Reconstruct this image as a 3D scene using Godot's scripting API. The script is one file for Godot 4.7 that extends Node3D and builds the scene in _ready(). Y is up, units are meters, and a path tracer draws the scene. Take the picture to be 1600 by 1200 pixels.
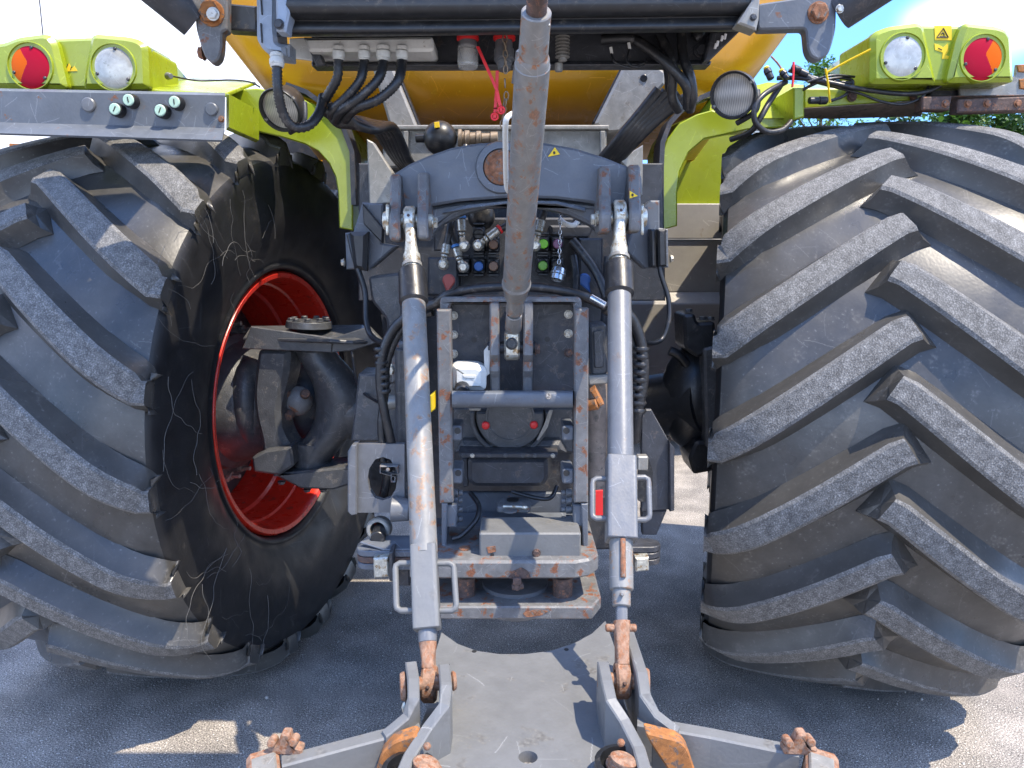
extends Node3D

# ---------------------------------------------------------------- camera model
const CAM_H := 1.55
const FOC := 1190.0          # focal length in pixels of a 1600 x 1200 picture
var ct := cos(deg_to_rad(10.0))
var st := sin(deg_to_rad(10.0))
var M := {}                  # materials
var N := {}                  # noise bytes
var rng := RandomNumberGenerator.new()
var tractor: Node3D
var bolt_mesh: ArrayMesh
var cap_mesh: ArrayMesh

# a point of the place at forward distance d from the camera's foot
func W(px: float, py: float, d: float) -> Vector3:
	var u := (px - 800.0) / FOC
	var v := (py - 600.0) / FOC
	var k := d / (ct - v * st)
	return Vector3(u * k, CAM_H + (-v * ct - st) * k, -d)

# a point of the place at height y
func G(px: float, py: float, y: float) -> Vector3:
	var u := (px - 800.0) / FOC
	var v := (py - 600.0) / FOC
	var k := (y - CAM_H) / (-v * ct - st)
	return Vector3(u * k, y, -(ct - v * st) * k)

func mm(py: float, d: float) -> float:   # metres per pixel
	return d / (ct - (py - 600.0) / FOC * st) / FOC

func PL(l: Array, d: float) -> Array:
	var r := []
	for i in range(0, l.size(), 2):
		r.append(W(l[i], l[i + 1], d))
	return r

func P3(l: Array) -> Array:
	var r := []
	for i in range(0, l.size(), 3):
		r.append(W(l[i], l[i + 1], l[i + 2]))
	return r

# ---------------------------------------------------------------- mesh builder
class MB:
	var v := PackedVector3Array()
	var n := PackedVector3Array()
	var t := PackedVector2Array()
	var ix := PackedInt32Array()

	func tri(a: Vector3, b: Vector3, c: Vector3):
		var q := (c - a).cross(b - a)
		if q.length_squared() < 1e-18:
			return
		q = q.normalized()
		var i := v.size()
		v.append(a); v.append(b); v.append(c)
		n.append(q); n.append(q); n.append(q)
		t.append(Vector2.ZERO); t.append(Vector2.ZERO); t.append(Vector2.ZERO)
		ix.append(i); ix.append(i + 1); ix.append(i + 2)

	func quad(a: Vector3, b: Vector3, c: Vector3, d: Vector3):
		tri(a, b, c)
		tri(a, c, d)

	# smooth sheet over rows of points
	func grid(rows: Array, wrap := false):
		var nr := rows.size()
		var nc: int = rows[0].size()
		var base := v.size()
		var acc := PackedVector3Array()
		acc.resize(nr * nc)
		var tris := PackedInt32Array()
		for r in nr - 1:
			for c in (nc if wrap else nc - 1):
				var c1 := (c + 1) % nc
				var a := r * nc + c
				var b := r * nc + c1
				var d := (r + 1) * nc + c
				var e := (r + 1) * nc + c1
				var pa: Vector3 = rows[r][c]
				var pb: Vector3 = rows[r][c1]
				var pd: Vector3 = rows[r + 1][c]
				var pe: Vector3 = rows[r + 1][c1]
				var q := (pe - pa).cross(pb - pa)
				if q.length_squared() > 1e-18:
					tris.append(a); tris.append(b); tris.append(e)
					acc[a] += q; acc[b] += q; acc[e] += q
				q = (pd - pa).cross(pe - pa)
				if q.length_squared() > 1e-18:
					tris.append(a); tris.append(e); tris.append(d)
					acc[a] += q; acc[e] += q; acc[d] += q
		for r in nr:
			for c in nc:
				v.append(rows[r][c])
				var q := acc[r * nc + c]
				n.append(q.normalized() if q.length_squared() > 0.0 else Vector3.UP)
				t.append(Vector2(float(c) / maxf(nc - 1, 1), float(r) / maxf(nr - 1, 1)))
		for i in tris:
			ix.append(base + i)

	static func side_of(axis: Vector3) -> Vector3:
		var s := axis.cross(Vector3.UP)
		if s.length() < 0.05:
			s = axis.cross(Vector3.RIGHT)
		return s.normalized()

	static func ring(c: Vector3, s: Vector3, u: Vector3, r: float, k: int) -> PackedVector3Array:
		var o := PackedVector3Array()
		for i in k:
			var a := TAU * i / k
			o.append(c + s * (cos(a) * r) + u * (sin(a) * r))
		return o

	func fan(ringp: PackedVector3Array, c: Vector3, flip := false):
		var k := ringp.size()
		for i in k:
			if flip:
				tri(c, ringp[(i + 1) % k], ringp[i])
			else:
				tri(c, ringp[i], ringp[(i + 1) % k])

	# profile of (distance along the axis, radius); creases where the profile turns sharply
	func lathe(o: Vector3, axis: Vector3, prof: Array, k := 24, crease := 0.6):
		axis = axis.normalized()
		var s := side_of(axis)
		var u := s.cross(axis)
		var rows := []
		for i in prof.size():
			var p: Vector2 = prof[i]
			rows.append(ring(o + axis * p.x, s, u, maxf(p.y, 0.00001), k))
			if i > 0 and i < prof.size() - 1:
				var a: Vector2 = prof[i] - prof[i - 1]
				var b: Vector2 = prof[i + 1] - prof[i]
				if absf(a.angle_to(b)) > crease:
					grid(rows, true)
					rows = [rows[-1]]
		if rows.size() > 1:
			grid(rows, true)

	func cyl(a: Vector3, b: Vector3, r0: float, r1 := -1.0, k := 20, bev := 0.002):
		if r1 < 0.0:
			r1 = r0
		var l := (b - a).length()
		bev = minf(bev, minf(minf(r0, r1) * 0.4, l * 0.3))
		lathe(a, b - a, [Vector2(0, 0), Vector2(0, r0 - bev), Vector2(bev, r0), Vector2(l - bev, r1), Vector2(l, r1 - bev), Vector2(l, 0)], k, 0.5)

	# round bar along points; rib: corrugated conduit
	func tube(pts: Array, r: float, k := 10, rib := 0.0, taper := 1.0, smooth := true):
		var path := pts
		if smooth and pts.size() > 2:
			path = []
			var steps := 8
			for i in pts.size() - 1:
				var p0: Vector3 = pts[maxi(i - 1, 0)]
				var p1: Vector3 = pts[i]
				var p2: Vector3 = pts[i + 1]
				var p3: Vector3 = pts[mini(i + 2, pts.size() - 1)]
				for j in steps:
					path.append(p1.cubic_interpolate(p2, p0, p3, float(j) / steps))
			path.append(pts[-1])
		if rib > 0.0:
			var fine := []
			var pitch := rib * 2.6
			for i in path.size() - 1:
				var a: Vector3 = path[i]
				var b: Vector3 = path[i + 1]
				var c := maxi(1, int((b - a).length() / (pitch * 0.5)))
				for j in c:
					fine.append(a.lerp(b, float(j) / c))
			fine.append(path[-1])
			path = fine
		var rows := []
		var s := Vector3.ZERO
		for i in path.size():
			var tan: Vector3 = (path[mini(i + 1, path.size() - 1)] - path[maxi(i - 1, 0)]).normalized()
			if s == Vector3.ZERO:
				s = side_of(tan)
			s = (s - tan * s.dot(tan)).normalized()
			var u := s.cross(tan)
			var rr := r * lerpf(1.0, taper, float(i) / (path.size() - 1))
			if rib > 0.0 and i % 2 == 1:
				rr -= rib
			rows.append(ring(path[i], s, u, rr, k))
		grid(rows, true)
		fan(rows[0], path[0], true)
		fan(rows[-1], path[-1])

	# flat polygon pushed along ext, its edges chamfered
	func prism(pts: Array, ext: Vector3, bev := 0.002):
		var k := pts.size()
		var nn := Vector3.ZERO
		for i in k:
			nn += (pts[i] - pts[0]).cross(pts[(i + 1) % k] - pts[0])
		nn = nn.normalized()
		var s: Vector3 = (pts[1] - pts[0]).normalized()
		var u := nn.cross(s).normalized()
		var l := ext.length()
		var e := ext.normalized()
		bev = minf(bev, l * 0.4)
		var f2 := PackedVector2Array()
		for p in pts:
			f2.append(Vector2((p - pts[0]).dot(s), (p - pts[0]).dot(u)))
		var ins := []
		for i in k:      # counter-clockwise in (s, u)
			var a := (f2[i] - f2[(i + k - 1) % k]).normalized()
			var b := (f2[(i + 1) % k] - f2[i]).normalized()
			var na := Vector2(-a.y, a.x)
			var nb := Vector2(-b.y, b.x)
			var m := na + nb
			var q := m / maxf(m.length_squared() * 0.5, 0.35) * bev
			ins.append(pts[i] + s * q.x + u * q.y)
		var r0 := []; var r1 := []; var r2 := []; var r3 := []
		for i in k:
			r0.append(ins[i])
			r1.append(pts[i] + e * bev)
			r2.append(pts[i] + e * (l - bev))
			r3.append(ins[i] + ext)
		var tr := Geometry2D.triangulate_polygon(f2)
		for i in range(0, tr.size(), 3):
			_cap(r0[tr[i]], r0[tr[i + 1]], r0[tr[i + 2]], -e)
			_cap(r3[tr[i]], r3[tr[i + 1]], r3[tr[i + 2]], e)
		var fl := nn.dot(e) > 0.0
		for i in k:
			var j := (i + 1) % k
			for pr in [[r0, r1], [r1, r2], [r2, r3]]:
				if fl:
					quad(pr[0][i], pr[1][i], pr[1][j], pr[0][j])
				else:
					quad(pr[0][i], pr[0][j], pr[1][j], pr[1][i])

	func _cap(a: Vector3, b: Vector3, c: Vector3, want: Vector3):
		if (c - a).cross(b - a).dot(want) < 0.0:
			tri(a, c, b)
		else:
			tri(a, b, c)

	func box(c: Vector3, size: Vector3, b := Basis(), bev := 0.003):
		var h := size * 0.5
		bev = minf(bev, minf(h.x, minf(h.y, h.z)) * 0.45)
		var p := []
		for q in [Vector2(h.x - bev, -h.y), Vector2(h.x, -h.y + bev), Vector2(h.x, h.y - bev), Vector2(h.x - bev, h.y), Vector2(-h.x + bev, h.y), Vector2(-h.x, h.y - bev), Vector2(-h.x, -h.y + bev), Vector2(-h.x + bev, -h.y)]:
			p.append(c + b * Vector3(q.x, q.y, h.z))
		prism(p, b * Vector3(0, 0, -size.z), bev)

	func ball(c: Vector3, r: Vector3, k := 20):
		var rows := []
		for i in k / 2 + 1:
			var a := PI * i / (k / 2)
			var row := PackedVector3Array()
			for j in k:
				var b := TAU * j / k
				row.append(c + Vector3(sin(a) * cos(b) * r.x, cos(a) * r.y, sin(a) * sin(b) * r.z))
			rows.append(row)
		grid(rows, true)

	# upright plate that follows a path of top points
	func wall(top: Array, height: float, thick: float, bev := 0.002):
		var k := top.size()
		var a := []; var b := []
		for i in k:
			var t0: Vector3 = top[maxi(i - 1, 0)]
			var t1: Vector3 = top[mini(i + 1, k - 1)]
			var d := Vector3(t1.x - t0.x, 0, t1.z - t0.z).normalized()
			var s := Vector3(-d.z, 0, d.x) * thick * 0.5
			a.append(top[i] + s)
			b.append(top[i] - s)
		var dn := Vector3(0, -height, 0)
		for i in k - 1:
			var d: Vector3 = (top[i + 1] - top[i]).normalized() * 0.0
			var ia: Vector3 = (b[i] - a[i]).normalized() * bev
			var ja: Vector3 = (b[i + 1] - a[i + 1]).normalized() * bev
			var by := Vector3(0, -bev, 0)
			quad(a[i] + ia, a[i + 1] + ja, b[i + 1] - ja, b[i] - ia)
			quad(a[i] + by, a[i + 1] + by, a[i + 1] + ja, a[i] + ia)
			quad(b[i] - ia, b[i + 1] - ja, b[i + 1] + by, b[i] + by)
			quad(a[i] + dn, a[i + 1] + dn, a[i + 1] + by, a[i] + by)
			quad(b[i] + by, b[i + 1] + by, b[i + 1] + dn, b[i] + dn)
			quad(b[i] + dn, b[i + 1] + dn, a[i + 1] + dn, a[i] + dn)
		quad(a[0], b[0], b[0] + dn, a[0] + dn)
		quad(b[k - 1], a[k - 1], a[k - 1] + dn, b[k - 1] + dn)

# corners of a polygon rounded off
func rnd(pts: Array, r: float, seg := 4) -> Array:
	var o := []
	var k := pts.size()
	for i in k:
		var p: Vector3 = pts[i]
		var a: Vector3 = pts[(i + k - 1) % k] - p
		var b: Vector3 = pts[(i + 1) % k] - p
		var q := minf(r, minf(a.length(), b.length()) * 0.45)
		var pa := p + a.normalized() * q
		var pb := p + b.normalized() * q
		for j in seg + 1:
			var t := float(j) / seg
			o.append(pa.lerp(p, t).lerp(p.lerp(pb, t), t))
	return o

func arc(c: Vector3, s: Vector3, u: Vector3, r: float, a0: float, a1: float, k: int) -> Array:
	var o := []
	for i in k + 1:
		var a := deg_to_rad(lerpf(a0, a1, float(i) / k))
		o.append(c + s * (cos(a) * r) + u * (sin(a) * r))
	return o

# the point of the line a-b that stands at picture height py
func on(a: Vector3, b: Vector3, py: float) -> Vector3:
	var lo := -0.6
	var hi := 1.6
	for i in 40:
		var m := (lo + hi) * 0.5
		var p := a.lerp(b, m)
		var d := -p.z
		var y := p.y - CAM_H
		var q := 600.0 - FOC * (y * ct + d * st) / (d * ct - y * st)
		if q < py:
			lo = m
		else:
			hi = m
	return a.lerp(b, lo)

# ---------------------------------------------------------------- nodes
func mesh_of(sets: Array, c := Vector3.ZERO) -> ArrayMesh:
	var me := ArrayMesh.new()
	for s in sets:
		var b: MB = s[0]
		if b.v.is_empty():
			continue
		var ar := []
		ar.resize(Mesh.ARRAY_MAX)
		var vv := PackedVector3Array()
		vv.resize(b.v.size())
		for i in b.v.size():
			vv[i] = b.v[i] - c
		ar[Mesh.ARRAY_VERTEX] = vv
		ar[Mesh.ARRAY_NORMAL] = b.n
		ar[Mesh.ARRAY_TEX_UV] = b.t
		ar[Mesh.ARRAY_INDEX] = b.ix
		me.add_surface_from_arrays(Mesh.PRIMITIVE_TRIANGLES, ar)
		me.surface_set_material(me.get_surface_count() - 1, s[1])
	return me

# geometry given in the place's coordinates, hung under its owner
func put(called: String, sets: Array, parent: Node3D, label := "") -> MeshInstance3D:
	var lo := Vector3(1e9, 1e9, 1e9)
	var hi := -lo
	for s in sets:
		for p in s[0].v:
			lo = lo.min(p)
			hi = hi.max(p)
	var c := (lo + hi) * 0.5
	var o := MeshInstance3D.new()
	o.name = free_name(called, parent)
	o.mesh = mesh_of(sets, c)
	parent.add_child(o, true)
	o.global_transform = Transform3D(Basis(), c)
	if label != "":
		o.set_meta("label", label)
	return o

func one(called: String, b: MB, mat, parent: Node3D, label := "") -> MeshInstance3D:
	return put(called, [[b, mat]], parent, label)

func free_name(called: String, parent: Node) -> String:
	if not parent.has_node(called):
		return called
	var i := 1
	while parent.has_node("%s_%03d" % [called, i]):
		i += 1
	return "%s_%03d" % [called, i]

func thing(called: String, label: String, category: String, at: Vector3, group := "") -> Node3D:
	var o := Node3D.new()
	o.name = free_name(called, self)
	add_child(o, true)
	o.position = at
	tag(o, label, category, group)
	return o

func tag(o: Node3D, label: String, category: String, group := ""):
	o.set_meta("label", label)
	o.set_meta("category", category)
	if group != "":
		o.set_meta("group", group)

func hex(parent: Node3D, at: Vector3, axis: Vector3, r: float, mat, called := "bolt") -> MeshInstance3D:
	var o := MeshInstance3D.new()
	o.name = free_name(called, parent)
	o.mesh = bolt_mesh
	parent.add_child(o, true)
	var s := MB.side_of(axis.normalized())
	var u := axis.normalized()
	o.global_transform = Transform3D(Basis(s * r, u * r, s.cross(u) * r), at)
	o.material_override = mat
	return o

# ---------------------------------------------------------------- materials
func noise(key: String, size: int, freq: float, oct: int, seed_: int, kind := FastNoiseLite.TYPE_SIMPLEX_SMOOTH):
	var f := FastNoiseLite.new()
	f.seed = seed_
	f.noise_type = kind
	f.frequency = freq
	f.fractal_octaves = oct
	if kind == FastNoiseLite.TYPE_CELLULAR:
		f.cellular_return_type = FastNoiseLite.RETURN_DISTANCE
	var im := f.get_seamless_image(size, size)
	im.convert(Image.FORMAT_L8)
	N[key] = im.get_data()

func to_tex(bytes: PackedByteArray, size: int) -> ImageTexture:
	var im := Image.create_from_data(size, size, false, Image.FORMAT_RGB8, bytes)
	return ImageTexture.create_from_image(im)

func sr(c: Vector3) -> Vector3:
	var q := Color(c.x, c.y, c.z).linear_to_srgb()
	return Vector3(q.r, q.g, q.b) * 255.0

# painted or bare surface: base colour, slow mottling, worn spots of a second colour, fine scratches
func surf(base: Vector3, mott: float, second: Vector3, amount: float, scratch: float, off := 0, fleck := 0.0) -> ImageTexture:
	var S := 512
	var out := PackedByteArray()
	out.resize(S * S * 3)
	var a: PackedByteArray = N.slow
	var b: PackedByteArray = N.mid
	var c: PackedByteArray = N.fine
	var e: PackedByteArray = N.streak
	var b0 := sr(base)
	var s0 := sr(second)
	var w0 := sr(base * 1.8 + Vector3(0.08, 0.08, 0.08))
	var th := 1.0 - amount
	for i in S * S:
		var j := (i + off) % (S * S)
		var f := 1.0 + mott * ((a[j] - 128) / 128.0 * 0.7 + (b[j] - 128) / 128.0 * 0.45 + (c[j] - 128) / 128.0 * 0.25)
		var q := b0 * f
		if amount > 0.0:
			var r := (a[(j * 1 + 77777) % (S * S)] * 0.55 + b[j] * 0.3 + c[j] * 0.15) / 255.0
			var k := clampf((r - th) * 14.0, 0.0, 1.0)
			q = q.lerp(s0 * (0.75 + c[j] / 255.0 * 0.5), k)
		if fleck > 0.0 and c[j] > 196 and b[j] > 118:
			q = q.lerp(w0, clampf((c[j] - 196) / 30.0, 0.0, 1.0) * fleck)
		if scratch > 0.0:
			var k2 := clampf((e[j] / 255.0 - (1.0 - scratch)) * 8.0, 0.0, 0.7)
			q = q.lerp(w0, k2)
		out[i * 3] = clampi(int(q.x), 0, 255)
		out[i * 3 + 1] = clampi(int(q.y), 0, 255)
		out[i * 3 + 2] = clampi(int(q.z), 0, 255)
	return to_tex(out, S)

func grey_tex(key: String, lo: float, hi: float, S := 512) -> ImageTexture:
	var a: PackedByteArray = N[key]
	var out := PackedByteArray()
	out.resize(S * S * 3)
	for i in S * S:
		var q := clampi(int(255.0 * lerpf(lo, hi, a[i] / 255.0)), 0, 255)
		out[i * 3] = q
		out[i * 3 + 1] = q
		out[i * 3 + 2] = q
	return to_tex(out, S)

func bump_tex(key: String, S: int, strength: float) -> ImageTexture:
	var im := Image.create_from_data(S, S, false, Image.FORMAT_L8, N[key])
	im.convert(Image.FORMAT_RGBA8)
	im.bump_map_to_normal_map(strength)
	return ImageTexture.create_from_image(im)

func plain(base: Vector3, rough: float, metal := 0.0) -> StandardMaterial3D:
	var m := StandardMaterial3D.new()
	m.albedo_color = Color(base.x, base.y, base.z).linear_to_srgb()
	m.roughness = rough
	m.metallic = metal
	m.cull_mode = BaseMaterial3D.CULL_DISABLED
	return m

func tri_mat(tex, rough: float, metal := 0.0, size := 0.6, rtex = null, ntex = null, nscale := 0.3) -> StandardMaterial3D:
	var m := StandardMaterial3D.new()
	m.albedo_texture = tex
	m.roughness = rough
	m.metallic = metal
	m.uv1_triplanar = true
	m.uv1_world_triplanar = true
	m.uv1_scale = Vector3.ONE / size
	m.uv1_triplanar_sharpness = 4.0
	if rtex:
		m.roughness_texture = rtex
	if ntex:
		m.normal_enabled = true
		m.normal_texture = ntex
		m.normal_scale = nscale
	m.cull_mode = BaseMaterial3D.CULL_DISABLED
	return m

func make_materials():
	noise("slow", 512, 0.012, 4, 11)
	noise("mid", 512, 0.035, 4, 12)
	noise("fine", 512, 0.15, 3, 13)
	noise("cell", 512, 0.055, 2, 14, FastNoiseLite.TYPE_CELLULAR)
	# hair-thin scratches drawn at random on black
	var S := 512
	var e := PackedByteArray()
	e.resize(S * S)
	for k in 260:
		var p := Vector2(rng.randf() * S, rng.randf() * S)
		var d := Vector2.from_angle(rng.randf() * TAU)
		var l := rng.randf_range(4, 46)
		var val := rng.randi_range(150, 255)
		for i in int(l):
			p += d
			d = d.rotated(rng.randf_range(-0.06, 0.06))
			e[posmod(int(p.y), S) * S + posmod(int(p.x), S)] = val
	N.streak = e
	var rust := Vector3(0.17, 0.065, 0.032)
	var rt := grey_tex("mid", 0.55, 1.0)
	var rt2 := grey_tex("slow", 0.5, 1.0)
	var nf := bump_tex("fine", S, 1.2)
	var nm := bump_tex("mid", S, 4.0)
	M.grey = tri_mat(surf(Vector3(0.105, 0.117, 0.135), 0.10, rust, 0.265, 0.35), 0.62, 0.0, 0.7, rt, nf, 0.15)
	M.grey_worn = tri_mat(surf(Vector3(0.135, 0.135, 0.135), 0.16, rust, 0.40, 0.6, 9000), 0.7, 0.0, 0.4, rt, nf, 0.25)
	M.plate = tri_mat(surf(Vector3(0.142, 0.144, 0.142), 0.06, Vector3(0.128, 0.125, 0.117), 0.36, 0.09, 31000), 0.62, 0.0, 0.8, rt, nf, 0.15)
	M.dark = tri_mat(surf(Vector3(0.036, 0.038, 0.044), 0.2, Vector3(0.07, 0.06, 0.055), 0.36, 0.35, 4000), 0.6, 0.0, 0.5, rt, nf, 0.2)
	M.axle = tri_mat(surf(Vector3(0.06, 0.062, 0.065), 0.18, Vector3(0.11, 0.10, 0.09), 0.36, 0.3, 14000), 0.55, 0.0, 0.5, rt, nf, 0.5)
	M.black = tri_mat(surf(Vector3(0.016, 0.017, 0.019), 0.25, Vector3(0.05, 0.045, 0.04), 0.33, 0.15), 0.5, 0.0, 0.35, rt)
	M.hose = tri_mat(surf(Vector3(0.018, 0.018, 0.019), 0.25, Vector3(0.06, 0.055, 0.05), 0.38, 0.2, 900), 0.5, 0.0, 0.3, rt)
	M.galv = tri_mat(surf(Vector3(0.25, 0.24, 0.215), 0.12, Vector3(0.22, 0.20, 0.17), 0.38, 0.3, 23000), 0.55, 0.25, 0.4, rt2, nf, 0.15)
	M.panel = tri_mat(surf(Vector3(0.34, 0.32, 0.285), 0.05, Vector3(0.25, 0.22, 0.18), 0.30, 0.15, 53000), 0.6, 0.0, 1.1, rt2)
	M.silver = tri_mat(surf(Vector3(0.185, 0.182, 0.172), 0.12, Vector3(0.22, 0.13, 0.075), 0.40, 0.3, 3000), 0.6, 0.0, 0.45, rt, nf, 0.1)
	M.steel = tri_mat(surf(Vector3(0.135, 0.139, 0.146), 0.08, Vector3(0.14, 0.115, 0.10), 0.31, 0.3, 61000), 0.5, 0.1, 0.5, rt, nf, 0.1)
	M.toplink = tri_mat(surf(Vector3(0.205, 0.20, 0.19), 0.12, Vector3(0.25, 0.10, 0.04), 0.40, 0.75, 81000), 0.5, 0.2, 0.33, rt, nf, 0.25)
	M.zinc = tri_mat(surf(Vector3(0.50, 0.49, 0.42), 0.22, Vector3(0.25, 0.17, 0.09), 0.43, 0.5, 41000), 0.45, 0.5, 0.16, rt, nm, 0.2)
	M.bolt = tri_mat(surf(Vector3(0.48, 0.46, 0.40), 0.2, Vector3(0.25, 0.2, 0.13), 0.4, 0.3, 42000), 0.4, 0.6, 0.1, rt)
	M.rust = tri_mat(surf(Vector3(0.23, 0.10, 0.05), 0.35, Vector3(0.13, 0.12, 0.11), 0.42, 0.3, 7000), 0.85, 0.0, 0.14, null, nm, 0.5)
	M.rust_pale = tri_mat(surf(Vector3(0.25, 0.15, 0.098), 0.30, Vector3(0.22, 0.09, 0.04), 0.47, 0.4, 8000), 0.85, 0.0, 0.12, null, nm, 0.5)
	M.rust_dark = tri_mat(surf(Vector3(0.085, 0.055, 0.045), 0.3, Vector3(0.2, 0.09, 0.05), 0.40, 0.2, 18000), 0.8, 0.0, 0.16, null, nm, 0.4)
	M.orange_rust = tri_mat(surf(Vector3(0.30, 0.115, 0.03), 0.25, Vector3(0.12, 0.08, 0.06), 0.42, 0.3, 28000), 0.8, 0.0, 0.2, null, nf, 0.4)
	M.green = tri_mat(surf(Vector3(0.275, 0.335, 0.010), 0.035, Vector3(0.27, 0.33, 0.06), 0.26, 0.12, 5000), 0.38, 0.0, 0.8, rt2)
	M.green.clearcoat_enabled = true
	M.green.clearcoat = 0.4
	M.yellow = tri_mat(surf(Vector3(0.62, 0.265, 0.002), 0.03, Vector3(0.6, 0.36, 0.03), 0.25, 0.2, 15000), 0.32, 0.0, 0.9, rt2)
	M.yellow.clearcoat_enabled = true
	M.yellow.clearcoat = 0.5
	M.red = tri_mat(surf(Vector3(0.60, 0.026, 0.012), 0.06, Vector3(0.30, 0.03, 0.02), 0.33, 0.25, 25000), 0.4, 0.0, 0.6, rt2)
	# rubber
	M.rubber = tri_mat(surf(Vector3(0.060, 0.057, 0.052), 0.17, Vector3(0.082, 0.077, 0.069), 0.35, 0.08, 33000, 0.8), 0.44, 0.0, 0.9, rt2, nf, 0.08)
	M.side_rubber = tri_mat(surf(Vector3(0.013, 0.013, 0.014), 0.2, Vector3(0.022, 0.020, 0.018), 0.35, 0.12, 38000), 0.6, 0.0, 0.9, rt2, nf, 0.1)
	var wr := PackedByteArray()
	wr.resize(S * S * 3)
	for i in S * S:
		var c := int(N.cell[i])
		var f := float(N.fine[i]) / 255.0
		var m := float(N.mid[i]) / 255.0
		var q := 50.0 + f * 50.0 + m * 40.0 + (16.0 if f > 0.66 else 0.0)
		if c < 60:
			q += (60 - c) * 0.55
		q *= 0.88 + 0.24 * float(N.slow[i]) / 255.0
		wr[i * 3] = clampi(int(q * 1.0), 0, 255)
		wr[i * 3 + 1] = clampi(int(q * 0.99), 0, 255)
		wr[i * 3 + 2] = clampi(int(q * 0.97), 0, 255)
	M.worn = tri_mat(to_tex(wr, S), 0.8, 0.0, 0.43, null, bump_tex("fine", S, 3.0), 0.4)
	# asphalt: dark binder, pale chips of stone
	noise("chip", 1024, 0.13, 2, 21, FastNoiseLite.TYPE_CELLULAR)
	noise("chip2", 1024, 0.30, 2, 22)
	noise("patch", 1024, 0.006, 4, 23)
	var A := 1024
	var ab := PackedByteArray()
	ab.resize(A * A * 3)
	var hb := PackedByteArray()
	hb.resize(A * A)
	for i in A * A:
		var c := float(N.chip[i]) / 255.0
		var f := float(N.chip2[i]) / 255.0
		var p := float(N.patch[i]) / 255.0
		var q := 124.0 + (p - 0.5) * 44.0 + (f - 0.5) * 150.0
		var k := clampf((0.34 - c) * 5.0, 0.0, 1.0)
		q += k * 26.0
		var cv := rng.randf()
		if c < 0.16 and f > 0.57:
			q += 80.0
		if f < 0.28:
			q -= 22.0
		ab[i * 3] = clampi(int(q * 1.04 + cv * 5.0), 0, 255)
		ab[i * 3 + 1] = clampi(int(q * 0.99 + cv * 5.0), 0, 255)
		ab[i * 3 + 2] = clampi(int(q * 0.925 + cv * 5.0), 0, 255)
		hb[i] = clampi(int(90.0 + k * 120.0 + (f - 0.5) * 60.0), 0, 255)
	N.ah = hb
	M.asphalt = tri_mat(to_tex(ab, A), 0.9, 0.0, 1.7, null, bump_tex("ah", A, 2.5), 0.7)
	M.white = tri_mat(surf(Vector3(0.84, 0.84, 0.83), 0.02, Vector3(0.6, 0.6, 0.58), 0.22, 0.05, 7), 0.6, 0.0, 1.5)
	M.plastic_white = tri_mat(surf(Vector3(0.62, 0.62, 0.58), 0.04, Vector3(0.4, 0.38, 0.33), 0.30, 0.1, 17), 0.4, 0.0, 0.2)
	M.box_grey = tri_mat(surf(Vector3(0.36, 0.37, 0.38), 0.04, Vector3(0.27, 0.26, 0.25), 0.30, 0.2, 217), 0.45, 0.0, 0.3)
	M.blue_grey = tri_mat(surf(Vector3(0.30, 0.35, 0.42), 0.05, Vector3(0.2, 0.22, 0.25), 0.30, 0.2, 1217), 0.5, 0.2, 0.3)
	M.flap = tri_mat(surf(Vector3(0.24, 0.19, 0.15), 0.15, Vector3(0.13, 0.11, 0.09), 0.4, 0.2, 2217), 0.85, 0.0, 0.4)
	M.wood = tri_mat(surf(Vector3(0.33, 0.12, 0.03), 0.2, Vector3(0.2, 0.08, 0.03), 0.4, 0.2, 3217), 0.8, 0.0, 0.8)
	M.stone = plain(Vector3(0.34, 0.32, 0.29), 0.9)
	M.shed_dark = plain(Vector3(0.035, 0.03, 0.03), 0.9)
	M.post = plain(Vector3(0.16, 0.15, 0.14), 0.8)
	M.red_plastic = plain(Vector3(0.62, 0.02, 0.02), 0.4)
	M.red_strap = plain(Vector3(0.75, 0.03, 0.04), 0.5)
	M.dull_red = plain(Vector3(0.33, 0.07, 0.055), 0.55)
	M.dull_blue = plain(Vector3(0.035, 0.12, 0.36), 0.5)
	M.sky_blue = plain(Vector3(0.06, 0.2, 0.5), 0.5)
	M.cap_brown = plain(Vector3(0.22, 0.13, 0.085), 0.6)
	M.cap_green = plain(Vector3(0.16, 0.36, 0.05), 0.5)
	M.cap_lime = plain(Vector3(0.25, 0.68, 0.06), 0.5)
	M.cap_purple = plain(Vector3(0.26, 0.12, 0.22), 0.5)
	M.knob = plain(Vector3(0.42, 0.60, 0.48), 0.5)
	M.yellow_label = plain(Vector3(0.78, 0.52, 0.01), 0.5)
	M.label_black = plain(Vector3(0.02, 0.02, 0.02), 0.5)
	M.tie_yellow = plain(Vector3(0.85, 0.55, 0.0), 0.5)
	M.brass = plain(Vector3(0.26, 0.20, 0.14), 0.5, 0.5)
	M.chrome = plain(Vector3(0.55, 0.55, 0.55), 0.25, 0.9)
	M.red_lens = plain(Vector3(0.36, 0.003, 0.022), 0.4)
	M.amber_lens = plain(Vector3(0.62, 0.105, 0.001), 0.4)
	M.clear_lens = tri_mat(surf(Vector3(0.42, 0.42, 0.39), 0.10, Vector3(0.3, 0.3, 0.27), 0.33, 0.2, 517), 0.22, 0.25, 0.25)
	var rb := PackedByteArray()
	rb.resize(128 * 128 * 3)
	for i in 128 * 128:
		var w := 0.5 + 0.5 * sin(TAU * 16.0 * (i % 128) / 128.0)
		var q := 158.0 + 44.0 * w + 18.0 * sin(TAU * 2.0 * floorf(i / 128.0) / 128.0)
		rb[i * 3] = int(q)
		rb[i * 3 + 1] = int(q * 0.975)
		rb[i * 3 + 2] = int(q * 0.92)
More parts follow.
